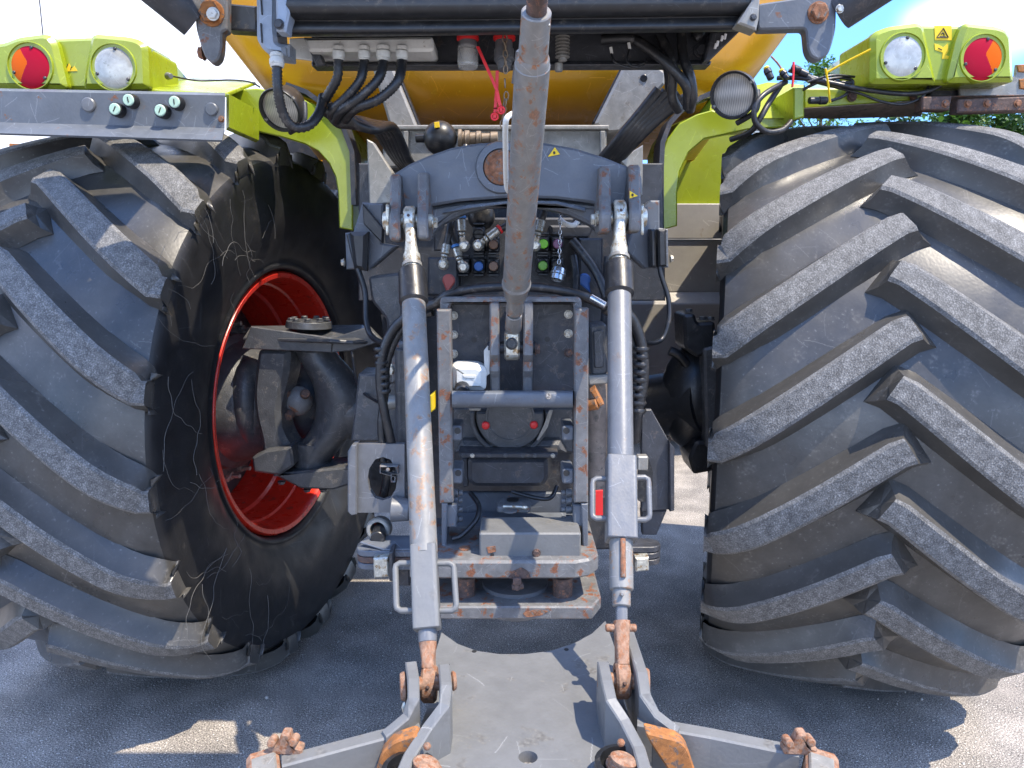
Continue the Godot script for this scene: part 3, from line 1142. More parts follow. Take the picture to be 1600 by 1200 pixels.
func chassis():
	# yellow tank: a funnel-shaped rear end that rounds away towards the bottom
	var b := MB.new()
	var rows := []
	var prof := [[-330, 2.75], [-200, 2.80], [-60, 2.82], [20, 2.83], [90, 2.84], [115, 2.86], [140, 2.89], [165, 2.94], [190, 3.02], [212, 3.14], [250, 3.4]]
	for p in prof:
		var y: float = p[0]
		var xl := maxf(346.0 + (y - 55.0) * 0.785, 265.0)
		var xr := minf(1231.0 - (y - 51.0) * 0.735, 1312.0)
		var row := []
		row.append(W(xl, y, p[1] + 0.16))
		row.append(W(xl + 2, y, p[1] + 0.07))
		row.append(W(xl + 30, y, p[1]))
		for i in 9:
			row.append(W(lerpf(xl + 60, xr - 60, i / 8.0), y, p[1] - 0.02))
		row.append(W(xr - 30, y, p[1]))
		row.append(W(xr - 2, y, p[1] + 0.07))
		row.append(W(xr, y, p[1] + 0.16))
		rows.append(row)
	b.grid(rows)
	# the long sides and the top
	var side := [[], [], [], []]
	for p in prof:
		var y: float = p[0]
		var xl := maxf(346.0 + (y - 55.0) * 0.785, 265.0)
		var xr := minf(1231.0 - (y - 51.0) * 0.735, 1312.0)
		var a := W(xl, y, p[1] + 0.16)
		var c := W(xr, y, p[1] + 0.16)
		side[0].append(a); side[1].append(a + Vector3(0, 0, -0.32))
		side[2].append(c); side[3].append(c + Vector3(0, 0, -0.32))
	b.grid([side[1], side[0]])
	b.grid([side[2], side[3]])
	b.quad(side[0][0], side[1][0], side[3][0], side[2][0])
	b.quad(rows[0][0], rows[0][2], rows[0][12], rows[0][14])
	one("tank", b, M.yellow, tractor, "glossy yellow tank with a funnel-shaped rear end")

	# sloping frame rails beside the tank foot
	b = MB.new()
	b.prism(PL([580, 100, 612, 100, 652, 198, 640, 216, 614, 214], 2.66), Vector3(0, 0, -0.3), 0.008)
	one("frame_rail", b, M.galv, tractor)
	b = MB.new()
	b.prism(PL([978, 96, 1012, 92, 1040, 112, 1039, 131, 969, 206, 944, 208, 930, 192], 2.66), Vector3(0, 0, -0.3), 0.008)
	one("frame_rail", b, M.galv, tractor)
	b = MB.new()
	b.cyl(W(1006, 122, 2.655), W(1006, 122, 2.665), 0.012, 0.012, 14)
	one("hole", b, M.black, tractor)
	b = MB.new()
	b.prism(PL([612, 110, 620, 106, 656, 196, 647, 200], 2.72), Vector3(0, 0, -0.1), 0.003)
	b.prism(PL([982, 100, 974, 98, 927, 190, 934, 196], 2.72), Vector3(0, 0, -0.1), 0.003)
	one("rubber_seal", b, M.black, tractor)
	# cross member
	b = MB.new()
	b.prism(PL([598, 197, 948, 197, 948, 262, 598, 262], 2.55), Vector3(0, 0, -0.12), 0.006)
	b.prism(PL([592, 195, 952, 195, 952, 203, 592, 203], 2.53), Vector3(0, 0, -0.16), 0.004)
	b.prism(PL([630, 204, 638, 204, 636, 262, 628, 262], 2.53), Vector3(0, 0, -0.02), 0.003)
	b.prism(PL([938, 204, 946, 204, 946, 262, 938, 262], 2.53), Vector3(0, 0, -0.02), 0.003)
	one("cross_member", b, M.galv, tractor)
	# dark inner body behind the linkage
	b = MB.new()
	b.prism(PL([560, 255, 1036, 255, 1040, 470, 560, 470], 2.62), Vector3(0, 0, -0.1), 0.004)
	b.prism(PL([640, 465, 985, 465, 975, 860, 640, 860], 2.42), Vector3(0, 0, -0.6), 0.01)
	one("inner_body", b, M.dark, tractor)
	# beige sheet beside the right tyre
	b = MB.new()
	b.prism(PL([985, 318, 1140, 318, 1140, 373, 985, 373], 3.60), Vector3(0, 0, -0.05), 0.004)
	b.prism(PL([985, 374, 1140, 374, 1140, 456, 985, 456], 3.61), Vector3(0, 0, -0.05), 0.004)
	b.prism(P3([985, 457, 3.60, 1140, 457, 3.60, 1140, 474, 3.50, 985, 474, 3.50]), Vector3(0, 0, -0.05), 0.004)
	b.prism(PL([985, 474, 1140, 474, 1140, 690, 985, 690], 3.50), Vector3(0, 0, -0.05), 0.004)
	one("side_panel", b, M.panel, tractor)
	hex(tractor, W(1084, 389, 3.62), Vector3.BACK, 0.009, M.bolt)
	# front of the machine, hardly seen below: front axle and belly
	b = MB.new()
	b.box(Vector3(0, 1.60, -5.1), Vector3(0.9, 1.2, 2.9), Basis(), 0.02)
	one("belly", b, M.dark, tractor)
	for s in [-1.0, 1.0]:
		b = MB.new()
		b.lathe(Vector3(s * 1.2 - 0.35 * s, 1.0, -6.4), Vector3(s, 0, 0), [Vector2(0, 0.0), Vector2(0, 0.5), Vector2(0.02, 0.6), Vector2(-0.02, 0.85), Vector2(0.03, 0.98), Vector2(0.1, 1.0), Vector2(0.68, 1.0), Vector2(0.75, 0.9), Vector2(0.7, 0.5), Vector2(0.7, 0.0)], 48, 0.7)
		one("front_wheel", b, M.side_rubber, tractor)

	# pressure accumulator and its fittings
	b = MB.new()
	var ac := W(688, 216, 2.40)
	b.ball(ac, Vector3(0.051, 0.051, 0.051), 24)
	b.cyl(ac - Vector3(0.075, 0, 0), ac - Vector3(0.04, 0, 0), 0.013, 0.013, 12)
	var acc := one("accumulator", b, M.black, tractor, "black ball-shaped pressure accumulator")
	b = MB.new()
	b.prism(PL([678, 191, 686, 190, 687, 199, 679, 200], 2.352), Vector3(0, 0, -0.006), 0.001)
	one("label", b, M.yellow_label, acc)
	var fx := 716.0
	for q in [[6, 15], [4, 11], [8, 13], [10, 9], [8, 12], [14, 8], [12, 10]]:
		b = MB.new()
		var r: float = q[1] * 0.0019
		b.cyl(W(fx, 216, 2.40), W(fx + q[0], 216, 2.40), r, r, 6 if q[1] > 10 else 14)
		one("pipe_fitting", b, M.brass, tractor)
		fx += q[0]
	# triangular gussets and their lower brackets
	for s in [-1.0, 1.0]:
		b = MB.new()
		if s < 0:
			b.prism(PL([573, 217, 583, 222, 614, 270, 611, 318, 577, 320], 2.38), Vector3(0, 0, -0.05), 0.004)
		else:
			b.prism(PL([1005, 226, 966, 250, 979, 262, 1000, 308, 1004, 304], 2.38), Vector3(0, 0, -0.05), 0.004)
		one("gusset", b, M.galv, tractor)
		b = MB.new()
		if s < 0:
			b.prism(PL([566, 316, 598, 318, 598, 358, 596, 380, 620, 384, 578, 420, 541, 421, 539, 364, 552, 362], 2.30), Vector3(0, 0, -0.08), 0.005)
		else:
			b.prism(PL([1017, 313, 1031, 313, 1031, 356, 1044, 358, 1045, 418, 1008, 420, 978, 392, 992, 340], 2.30), Vector3(0, 0, -0.08), 0.005)
		one("bracket", b, M.grey, tractor)
		b = MB.new()
		if s < 0:
			b.prism(PL([545, 362, 574, 362, 572, 424, 552, 420], 2.24), Vector3(0, 0, -0.05), 0.012)
			hex(tractor, W(538, 410, 2.28), Vector3.LEFT, 0.010, M.bolt)
			b.prism(PL([566, 318, 598, 357, 597, 380, 568, 350], 2.27), Vector3(0, 0, -0.03), 0.003)
		else:
			b.prism(PL([1016, 358, 1024, 358, 1026, 418, 1017, 418], 2.24), Vector3(0, 0, -0.05), 0.006)
			b.prism(PL([1028, 358, 1041, 358, 1042, 416, 1029, 418], 2.24), Vector3(0, 0, -0.05), 0.006)
			hex(tractor, W(1047, 404, 2.28), Vector3.RIGHT, 0.010, M.bolt)
		one("rubber_channel", b, M.black, tractor)

# ---------------------------------------------------------------- fenders, lamp boxes
func lamp(parent: Node3D, called: String, c: Vector3, r: float, mat, amber_side := 0, mat2 = null):
	var b := MB.new()
	b.lathe(c + Vector3(0, 0, -0.02), Vector3.BACK, [Vector2(0, r * 1.10), Vector2(0.016, r * 1.09), Vector2(0.023, r * 1.05), Vector2(0.023, r * 1.02), Vector2(0.012, r * 1.0), Vector2(0.0, r)], 40)
	var ringm = M.green
	var root := one(called, b, ringm, parent)
	b = MB.new()
	var prof := []
	for i in 25:
		var a := float(i) / 24
		prof.append(Vector2(-0.008 + 0.012 * sqrt(1.0 - a * a * 0.98), r * a))
	prof.append(Vector2(-0.02, r))
	b.lathe(c, Vector3.BACK, prof, 96, 2.0)
	if amber_side == 0:
		one("lens", b, mat, root)
	else:
		# the amber field is a segment of the round lens, bounded by a bent line
		var red := MB.new()
		var amb := MB.new()
		for i in range(0, b.ix.size(), 3):
			var m := (b.v[b.ix[i]] + b.v[b.ix[i + 1]] + b.v[b.ix[i + 2]]) / 3.0
			var x := (m.x - c.x) / r * amber_side
			var y := (m.y - c.y) / r
			var lim := 0.10 + 0.55 * maxf(0.0, absf(y - 0.15) - 0.05)
			var t := amb if x > lim else red
			for j in 3:
				t.ix.append(t.v.size())
				t.v.append(b.v[b.ix[i + j]])
				t.n.append(b.n[b.ix[i + j]])
				t.t.append(Vector2.ZERO)
		one("red_lens", red, mat, root)
		one("amber_lens", amb, mat2, root)
	for a in [80.0, 200.0, 320.0]:
		b = MB.new()
		var p := c + Vector3(cos(deg_to_rad(a)), sin(deg_to_rad(a)), 0) * r * 0.82
		b.cyl(p + Vector3(0, 0, -0.012), p + Vector3(0, 0, 0.0035), 0.006, 0.005, 10)
		one("screw", b, M.dark, root)

func work_light(c: Vector3, dir: Vector3, r: float, label: String):
	var b := MB.new()
	b.lathe(c, dir, [Vector2(-0.10, 0.0), Vector2(-0.095, r * 0.45), Vector2(-0.06, r * 0.9), Vector2(-0.01, r * 1.12), Vector2(0.012, r * 1.17), Vector2(0.018, r * 1.14), Vector2(0.016, r * 1.02), Vector2(0.0, r)], 36, 0.5)
	var root := one("work_light", b, M.black, tractor, label)
	b = MB.new()
	b.lathe(c + dir * 0.004, dir, [Vector2(0.006, 0.0), Vector2(0.005, r * 0.5), Vector2(0.0, r * 1.01)], 36)
	one("lens", b, M.work_lens, root)
	b = MB.new()
	var s := MB.side_of(dir)
	b.tube([c - dir * 0.05 - s * r * 0.95, c - dir * 0.03 - s * r * 1.0 + Vector3(0, -r * 0.9, 0), c - dir * 0.05 + Vector3(0, -r * 1.5, 0)], 0.009, 8)
	one("lamp_bracket", b, M.dark, root)
	for a in [150.0, -25.0]:
		var p := c + (s * cos(deg_to_rad(a)) + s.cross(dir) * sin(deg_to_rad(a))) * r * 1.1 + dir * 0.012
		hex(root, p, dir, 0.006, M.bolt, "screw")

func fender_box(left: bool):
	var d := 2.5
	var root := node_part("lamp_box", W(150 if left else 1470, 130, d + 0.1), "green lamp box on the left fender" if left else "green lamp box on the right fender with hazard stickers")
	var b := MB.new()
	var o: Array
	if left:
		o = [-110, 90, -60, 70, 0, 68, 63, 58, 84, 60, 140, 58, 196, 58, 226, 70, 232, 140, -110, 138]
	else:
		o = [1361, 56, 1370, 50, 1437, 40, 1444, 39, 1506, 40, 1562, 44, 1582, 60, 1586, 128, 1361, 131]
	b.prism(rnd(PL(o, d), 0.012), Vector3(0, 0, -0.24), 0.010)
	# the flank that falls away to the front
	if left:
		b.prism(P3([231, 70, 2.502, 232, 140, 2.502, 252, 141, 2.62, 294, 124, 2.95, 266, 90, 2.78]), Vector3(-0.25, 0, -0.02), 0.004)
	else:
		b.prism(P3([1362, 54, 2.502, 1300, 100, 2.95, 1290, 112, 2.95, 1340, 131, 2.6, 1362, 131, 2.502]), Vector3(0.25, 0, -0.02), 0.004)
	one("box_shell", b, M.green, root)
	var pods := []
	if left:
		pods = [[-30, 70, 3, 66, 26, 57, 66, 52, 76, 54, 86, 66, 103, 138, -30, 137], [140, 55, 148, 52, 196, 56, 214, 60, 228, 70, 231, 138, 127, 138, 130, 110]]
	else:
		pods = [[1362, 58, 1369, 48, 1390, 40, 1437, 34, 1446, 40, 1466, 129, 1362, 130], [1498, 60, 1508, 34, 1562, 40, 1576, 46, 1583, 58, 1586, 127, 1482, 128]]
	for q in pods:
		b = MB.new()
		b.prism(rnd(PL(q, d - 0.035), 0.015, 5), Vector3(0, 0, -0.05), 0.014)
		one("lamp_pod", b, M.green, root)
	var k := mm(95, d - 0.04)
	if left:
		lamp(root, "tail_light", W(47, 103, d - 0.037), 34 * k, M.red_lens, -1, M.amber_lens)
		lamp(root, "reversing_light", W(177, 105, d - 0.037), 34 * k, M.clear_lens)
	else:
		lamp(root, "reversing_light", W(1411, 88, d - 0.037), 34 * k, M.clear_lens)
		lamp(root, "tail_light", W(1536, 90, d - 0.037), 34 * k, M.red_lens, 1, M.amber_lens)
	# stickers
	if left:
		sticker(root, [98, 91, 101, 91, 103, 104, 108, 99, 112, 107, 116, 103, 121, 111, 98, 112], d, [[103, 108, 106, 100], [110, 109, 112, 104]])
	else:
		sticker(root, [1460, 40, 1487, 40, 1487, 63, 1461, 63], d, [])
		triangle_mark(root, W(1473.5, 52.5, d - 0.003), 9.5 * k)
		sticker(root, [1460, 68, 1467, 70, 1474, 74, 1481, 68, 1482, 80, 1478, 86, 1485, 88, 1487, 92, 1472, 92, 1473, 82, 1461, 78], d, [[1466, 75, 1472, 78]])

func sticker(root: Node3D, px: Array, d: float, marks: Array):
	var b := MB.new()
	b.prism(PL(px, d - 0.0016), Vector3(0, 0, -0.0012), 0.0003)
	var o := one("warning_sticker", b, M.yellow_label, root)
	for m in marks:
		b = MB.new()
		b.tube([W(m[0], m[1], d - 0.002), W(m[2], m[3], d - 0.002)], 0.0012, 5, 0.0, 1.0, false)
		one("print", b, M.label_black, o)

func triangle_mark(root: Node3D, c: Vector3, r: float):
	var b := MB.new()
	var p := []
	for a in [90.0, 210.0, 330.0]:
		p.append(c + Vector3(cos(deg_to_rad(a)) * r * 1.1, sin(deg_to_rad(a)) * r * 0.95 - r * 0.12, 0))
	for i in 3:
		b.tube([p[i], p[(i + 1) % 3]], r * 0.08, 5, 0.0, 1.0, false)
	b.tube([c + Vector3(-r * 0.3, -r * 0.1, 0), c + Vector3(0, r * 0.1, 0), c + Vector3(r * 0.25, -r * 0.3, 0)], r * 0.09, 5)
	b.tube([c + Vector3(-r * 0.45, -r * 0.45, 0), c + Vector3(r * 0.45, -r * 0.45, 0)], r * 0.07, 5, 0.0, 1.0, false)
	one("print", b, M.label_black, root)

func fenders():
	fender_box(true)
	fender_box(false)
	# left beam with its rubber-capped knobs
	var b := MB.new()
	var dd := 2.36
	var sec := P3([352, 145, dd + 0.02, 352, 149, dd, 351, 200, dd, 347, 219, dd - 0.05, 347, 222, dd - 0.045, 351, 205, dd + 0.012, 351, 206, dd + 0.07, 352, 147, dd + 0.07])
	var far := P3([-160, 135, dd + 0.02, -160, 139, dd, -160, 187, dd, -160, 203, dd - 0.05, -160, 206, dd - 0.045, -160, 192, dd + 0.012, -160, 193, dd + 0.07, -160, 137, dd + 0.07])
	for i in 8:
		var j := (i + 1) % 8
		b.quad(sec[i], far[i], far[j], sec[j])
	for e in [sec, far]:
		for t in [[0, 1, 7], [1, 2, 5], [1, 5, 7], [5, 6, 7], [2, 3, 4], [2, 4, 5]]:
			b.tri(e[t[0]], e[t[1]], e[t[2]])
	var beam := one("fender_beam", b, M.grey, tractor, "blue-grey folded sheet beam below the left lamp box")
	for q in [[187, 173], [208, 159], [257, 175], [279, 162]]:
		var c := W(q[0], q[1], dd)
		b = MB.new()
		b.lathe(c, Vector3.BACK, [Vector2(-0.005, 0.021), Vector2(0.024, 0.0205), Vector2(0.028, 0.018), Vector2(0.028, 0.016)], 20)
		var kn := one("rubber_cap", b, M.black, beam)
		b = MB.new()
		b.lathe(c, Vector3.BACK, [Vector2(0.02, 0.0165), Vector2(0.029, 0.0165), Vector2(0.031, 0.014), Vector2(0.031, 0.0)], 20)
		one("face", b, M.knob, kn)
		b = MB.new()
		var sl := c + Vector3(0, 0, 0.0315)
		b.box(sl, Vector3(0.003, 0.016, 0.0016), Basis(Vector3.BACK, rng.randf_range(-0.5, 0.5)), 0.0004)
		one("slot", b, M.label_black, kn)
	for q in [[139, 164, 11], [331, 171, 10]]:
		b = MB.new()
		b.lathe(W(q[0], q[1], dd), Vector3.BACK, [Vector2(-0.004, q[2] * 0.0019), Vector2(0.005, q[2] * 0.0019), Vector2(0.008, q[2] * 0.0016), Vector2(0.009, 0)], 24)
		one("plug", b, M.steel if q[0] < 200 else M.grey, beam)
	hex(beam, W(346, 186, dd), Vector3.BACK, 0.008, M.rust)

	# left fender skin: rear lip, then the sheet that arches forward over the tyre
	var lip := [353, 146, 372, 140, 400, 138, 430, 142, 468, 152, 505, 170, 533, 198, 548, 236, 551, 300, 551, 360, 530, 356, 528, 300, 524, 276, 514, 255, 497, 236, 476, 225, 440, 214, 400, 205, 375, 199, 356, 198]
	b = MB.new()
	b.prism(PL(lip, 2.72), Vector3(0, 0, -0.02), 0.004)
	var lf := one("fender", b, M.green, tractor, "left green fender curving down beside the tyre")
	b = MB.new()
	var under := PL([530, 356, 528, 300, 524, 276, 514, 255, 497, 236, 476, 225, 440, 214, 400, 205, 375, 199, 356, 198], 2.74)
	var back := []
	for p in under:
		back.append(p + Vector3(-0.02, 0.05, -0.55))
	b.grid([under, back])
	var topl := PL([353, 146, 372, 140, 400, 138, 430, 142, 468, 152, 505, 170, 533, 198, 548, 236, 551, 300, 551, 360], 2.73)
	var tback := []
	for p in topl:
		tback.append(p + Vector3(-0.02, 0.05, -0.55))
	b.grid([tback, topl])
	one("skin", b, M.green, lf)
	b = MB.new()
	b.prism(P3([232, 139, 2.5, 353, 146, 2.5, 400, 128, 2.9, 300, 121, 3.0]), Vector3(0, -0.012, 0), 0.003)
	one("top_sheet", b, M.green, lf)
	b = MB.new()
	b.prism(P3([353, 146, 2.44, 358, 147, 2.42, 358, 199, 2.42, 353, 203, 2.44]), Vector3(0, 0, -0.28), 0.002)
	one("stiffener", b, M.green, lf)
	b = MB.new()   # rubber edging band
	band(b, [447, 128, 2.72, 480, 140, 2.72, 512, 163, 2.71, 538, 194, 2.71, 553, 236, 2.71, 556, 320, 2.71], 0.03)
	one("rubber_edging", b, M.dark, lf)
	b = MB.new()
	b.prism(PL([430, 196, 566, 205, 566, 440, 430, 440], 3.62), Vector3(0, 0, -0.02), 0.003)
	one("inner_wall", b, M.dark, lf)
	work_light(W(440, 170, 2.56), Vector3(-0.22, -0.50, 0.85).normalized(), 0.061, "round work light on the left fender behind a conduit")

	# right fender
	var rl := [1034, 240, 1042, 218, 1062, 192, 1090, 178, 1112, 172, 1170, 182, 1240, 186, 1240, 198, 1169, 202, 1100, 217, 1076, 238, 1062, 268, 1058, 300, 1058, 353, 1036, 359]
	b = MB.new()
	b.prism(PL(rl, 2.66), Vector3(0, 0, -0.02), 0.004)
	var rf := one("fender", b, M.green, tractor, "right green fender curving down beside the tyre")
	b = MB.new()
	under = PL([1240, 198, 1169, 202, 1100, 217, 1076, 238, 1062, 268, 1058, 300, 1058, 353], 2.68)
	back = []
	for p in under:
		back.append(p + Vector3(0.0, 0.02, -0.28))
	b.grid([back, under])
	topl = PL([1034, 359, 1034, 240, 1042, 218, 1062, 192, 1090, 178, 1112, 172, 1170, 182, 1240, 186], 2.67)
	tback = []
	for p in topl:
		tback.append(p + Vector3(0.0, 0.02, -0.28))
	b.grid([topl, tback])
	one("skin", b, M.green, rf)
	b = MB.new()
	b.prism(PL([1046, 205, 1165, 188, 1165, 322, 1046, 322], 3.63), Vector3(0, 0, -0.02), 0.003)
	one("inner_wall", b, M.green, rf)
	b = MB.new()
	b.prism(P3([1090, 182, 2.70, 1110, 152, 2.78, 1200, 128, 2.9, 1256, 132, 2.9, 1256, 184, 2.64, 1170, 186, 2.66]), Vector3(0, 0, -0.02), 0.003)
	b.prism(PL([1240, 137, 1257, 137, 1257, 183, 1240, 187], 2.56), Vector3(0, 0, -0.25), 0.004)
	b.prism(PL([1257, 139, 1446, 139, 1447, 155, 1257, 169], 2.58), Vector3(0, 0, -0.015), 0.003)
	b.prism(P3([1257, 138, 2.585, 1446, 138, 2.585, 1440, 126, 2.95, 1270, 120, 3.0]), Vector3(0, -0.012, 0), 0.003)
	one("side_sheet", b, M.green, rf)
	hex(rf, W(1331, 151, 2.575), Vector3.BACK, 0.013, M.rust_dark)
	hex(rf, W(1427, 152, 2.575), Vector3.BACK, 0.010, M.rust_dark)
	b = MB.new()
	band(b, [1122, 137, 2.68, 1096, 148, 2.68, 1066, 166, 2.66, 1044, 190, 2.66, 1032, 222, 2.65, 1030, 260, 2.65, 1030, 330, 2.65], 0.03)
	one("rubber_edging", b, M.dark, rf)
	b = MB.new()
	b.prism(P3([1248, 170, 2.57, 1447, 157, 2.57, 1440, 182, 2.72, 1300, 186, 2.72, 1250, 185, 2.7]), Vector3(0, 0.004, -0.015), 0.003)
	one("mud_flap", b, M.flap, rf)
	b = MB.new()
	b.prism(PL([1441, 151, 1488, 150, 1484, 172, 1441, 172], 2.50), Vector3(0, 0, -0.05), 0.004)
	b.prism(PL([1498, 155, 1640, 149, 1640, 172, 1496, 176], 2.50), Vector3(0, 0, -0.05), 0.004)
	b.prism(PL([1441, 150, 1640, 147, 1640, 149, 1441, 153], 2.56), Vector3(0, 0, -0.1), 0.002)
	var rb := one("rusty_bracket", b, M.rust_dark, tractor, "rusty flat bracket left on the right fender where a beam is missing")
	for x in [1477.0, 1512.0, 1542.0, 1590.0]:
		hex(rb, W(x, 162, 2.50), Vector3.BACK, 0.010, M.rust)
	b = MB.new()
	b.prism(PL([1570, 132, 1586, 118, 1588, 101, 1660, 99, 1660, 149, 1500, 151, 1498, 134], 2.60), Vector3(0, 0, -0.012), 0.003)
	one("end_plate", b, M.galv, rb)
	b = MB.new()
	b.prism(PL([1589, 101, 1605, 100, 1605, 113, 1592, 112], 2.595), Vector3(0, 0, -0.006), 0.002)
	b.prism(PL([1593, 124, 1605, 122, 1605, 140, 1594, 138], 2.595), Vector3(0, 0, -0.006), 0.002)
	one("rust_spot", b, M.orange_rust, rb)
	b = MB.new()
	b.prism(PL([1460, 132, 1570, 132, 1572, 150, 1450, 152], 2.62), Vector3(0, 0, -0.2), 0.005)
	one("box_support", b, M.dark, rb)
	work_light(W(1147, 148, 2.52), Vector3(-0.50, -0.30, 0.82).normalized(), 0.063, "round work light on the right fender")

func band(b: MB, l: Array, w: float):
	var a := P3(l)
	var c := []
	for p in a:
		c.append(p + Vector3(0, 0, -w * 4.0))
	b.grid([a, c])
	var t := []
	for i in a.size():
		var d: Vector3 = (a[mini(i + 1, a.size() - 1)] - a[maxi(i - 1, 0)]).normalized()
		t.append(a[i] + Vector3(-d.y, d.x, 0) * -0.016 * signf(a[-1].x - a[0].x))
	b.grid([a, t])
	var t2 := []
	for p in t:
		t2.append(p + Vector3(0, 0, -w * 4.0))
	b.grid([t2, t])

# ---------------------------------------------------------------- console, arms, sockets
func upper_parts():
	# black console across the top
	var d := 1.85
	var b := MB.new()
	var sec := [[-60, d - 0.02], [-20, d - 0.09], [8, d - 0.10], [24, d - 0.09], [31, d - 0.06], [33, d - 0.05], [36, d - 0.055], [46, d - 0.06], [53, d - 0.055], [57, d - 0.03], [58, d + 0.02], [58, d + 0.30], [-60, d + 0.30]]
	var rows := []
	for p in sec:
		rows.append([W(433 if p[0] > 30 else 440, p[0], p[1]), W(600, p[0] - 1, p[1]), W(1000, p[0] - 6, p[1]), W(1182 if p[0] > 30 else 1172, p[0] - 9, p[1])])
	b.grid(rows)
	for e in [0, 3]:
		var ring_ := []
		for r in rows:
			ring_.append(r[e])
		for i in range(1, ring_.size() - 1):
			b.tri(ring_[0], ring_[i], ring_[i + 1])
	var con := one("console_cover", b, M.black, tractor, "black moulded cover across the top")
	b = MB.new()
	b.prism(PL([1153, 36, 1176, 0, 1178, -40, 1190, -40, 1186, 30, 1182, 47], 1.74), Vector3(0, 0, -0.05), 0.004)
	one("end_cap", b, M.galv, con)
	hex(con, W(1177, 27, 1.738), Vector3.BACK, 0.006, M.dark, "screw")
	b = MB.new()
	b.prism(PL([430, -20, 446, -20, 452, 20, 446, 50, 431, 48], 1.75), Vector3(0, 0, -0.05), 0.005)
	one("end_cap", b, M.blue_grey, con)
	hex(con, W(436, 38, 1.748), Vector3.BACK, 0.009, M.dark, "screw")
	# shelf under it
	b = MB.new()
	b.prism(PL([486, 40, 1150, 30, 1100, 96, 487, 101], 2.05), Vector3(0, 0, -0.012), 0.003)
	b.prism(P3([486, 97, 2.03, 1112, 95, 2.03, 1110, 101, 2.02, 487, 103, 2.02]), Vector3(0, 0, -0.06), 0.003)
	b.prism(PL([474, 58, 490, 58, 508, 102, 494, 104], 1.96), Vector3(0, 0, -0.03), 0.003)
	b.prism(PL([1112, 50, 1158, 47, 1109, 95, 1100, 96], 1.99), Vector3(0, 0, -0.05), 0.004)
	var shelf := one("console_shelf", b, M.dark, tractor)
	for q in [[1128, 60], [1121, 68], [1118, 72], [1133, 57]]:
		b = MB.new()
		b.tube([W(q[0] - 1, q[1] + 4, 1.985), W(q[0] + 1, q[1] - 4, 1.985)], 0.0035, 6, 0.0, 1.0, false)
		one("vent_slot", b, M.white, shelf)
	hex(shelf, W(1095, 79, 2.04), Vector3.BACK, 0.014, M.dark)
	b = MB.new()
	b.prism(PL([452, 60, 480, 58, 500, 96, 452, 90], 2.08), Vector3(0, 0, -0.01), 0.002)
	one("light_plate", b, M.plastic_white, shelf)
	# side junction housing on the left
	b = MB.new()
	b.prism(rnd(PL([399, -40, 432, -40, 430, 40, 432, 66, 444, 70, 446, 86, 416, 82, 408, 74, 400, 60], 1.86), 0.006), Vector3(0, 0, -0.10), 0.008)
	b.prism(PL([406, 66, 452, 68, 452, 88, 420, 86], 1.88), Vector3(0, 0, -0.06), 0.005)
	var jb := one("cable_housing", b, M.blue_grey, tractor, "blue-grey cable housing beside the black cover")
	for y in [[-5, 22], [37, 66]]:
		b = MB.new()
		b.box((W(408, y[0], 1.857) + W(409, y[1], 1.857)) * 0.5, Vector3(0.003, (y[1] - y[0]) * 0.00145, 0.004), Basis(), 0.0005)
		one("slit", b, M.label_black, jb)
	b = MB.new()
	b.prism(rnd(PL([475, 59, 676, 57, 678, 76, 673, 80, 482, 80], 1.93), 0.006), Vector3(0, 0, -0.12), 0.006)
	var jx := one("junction_box", b, M.plastic_white, tractor, "pale grey junction box with four cable glands")
	gland(jx, W(432, 84, 1.85), W(433, 106, 1.84), 10.5)
	var paths := [[529, 94, 1.93, 527, 122, 1.93, 514, 146, 1.95, 503, 168, 1.98, 520, 182, 2.02], [569, 94, 1.93, 563, 125, 1.92, 540, 154, 1.93, 517, 176, 1.96, 530, 188, 2.0], [599, 94, 1.93, 592, 122, 1.91, 563, 152, 1.91, 532, 174, 1.94, 524, 190, 1.99], [628, 94, 1.93, 622, 126, 1.90, 592, 155, 1.90, 555, 170, 1.93, 538, 188, 1.98]]
	for i in 4:
		var x: float = [529.0, 569.0, 599.0, 628.0][i]
		gland(jx, W(x, 71, 1.93), W(x, 95, 1.93), 9.5 if i != 2 else 11.5)
		b = MB.new()
		b.tube(P3(paths[i]), 0.0125, 12, 0.0024)
		one("conduit", b, M.hose, jx)
	b = MB.new()
	b.tube(P3([433, 105, 1.84, 434, 140, 1.84, 442, 176, 1.86, 458, 198, 1.88, 482, 196, 1.90, 499, 176, 1.93, 505, 150, 1.97]), 0.0125, 12, 0.0024)
	one("conduit", b, M.hose, jb)
	b = MB.new()
	for k in 6:
		b.tube(P3([505 + k * 7, 160 + k * 2, 2.02, 528 + k * 5, 192, 2.04, 560 + k * 5, 188 + k * 3, 2.08, 585 + k * 6, 200, 2.2, 612 + k * 6, 240 + k * 3, 2.32, 640 + k * 6, 275, 2.42]), 0.013, 8)
	one("cable_bundle", b, M.hose, tractor)
	b = MB.new()
	for k in 5:
		b.tube(P3([1030 + k * 11, 140 + k * 3, 2.3, 1000 + k * 9, 178, 2.32, 968 + k * 7, 216, 2.34, 930 + k * 6, 262, 2.42]), 0.017, 8)
	one("cable_bundle", b, M.black, tractor)
	# hoses on the right of the shelf
	for q in [[984, 58, 2.02, 1010, 74, 2.0, 1036, 94, 1.98, 1060, 118, 1.97, 1074, 140, 1.98, 1074, 168, 2.02], [1031, 55, 2.02, 1044, 82, 2.0, 1052, 110, 1.99, 1050, 150, 2.02, 1060, 172, 2.06], [1064, 50, 2.02, 1068, 90, 2.0, 1078, 120, 1.98, 1082, 150, 1.99, 1078, 172, 2.03], [1085, 60, 2.02, 1092, 54, 2.02, 1098, 40, 2.03], [940, 62, 2.02, 975, 60, 2.01, 1000, 66, 2.02, 1040, 100, 2.05, 1046, 140, 2.1]]:
		b = MB.new()
		b.tube(P3(q), 0.0125, 10, 0.0)
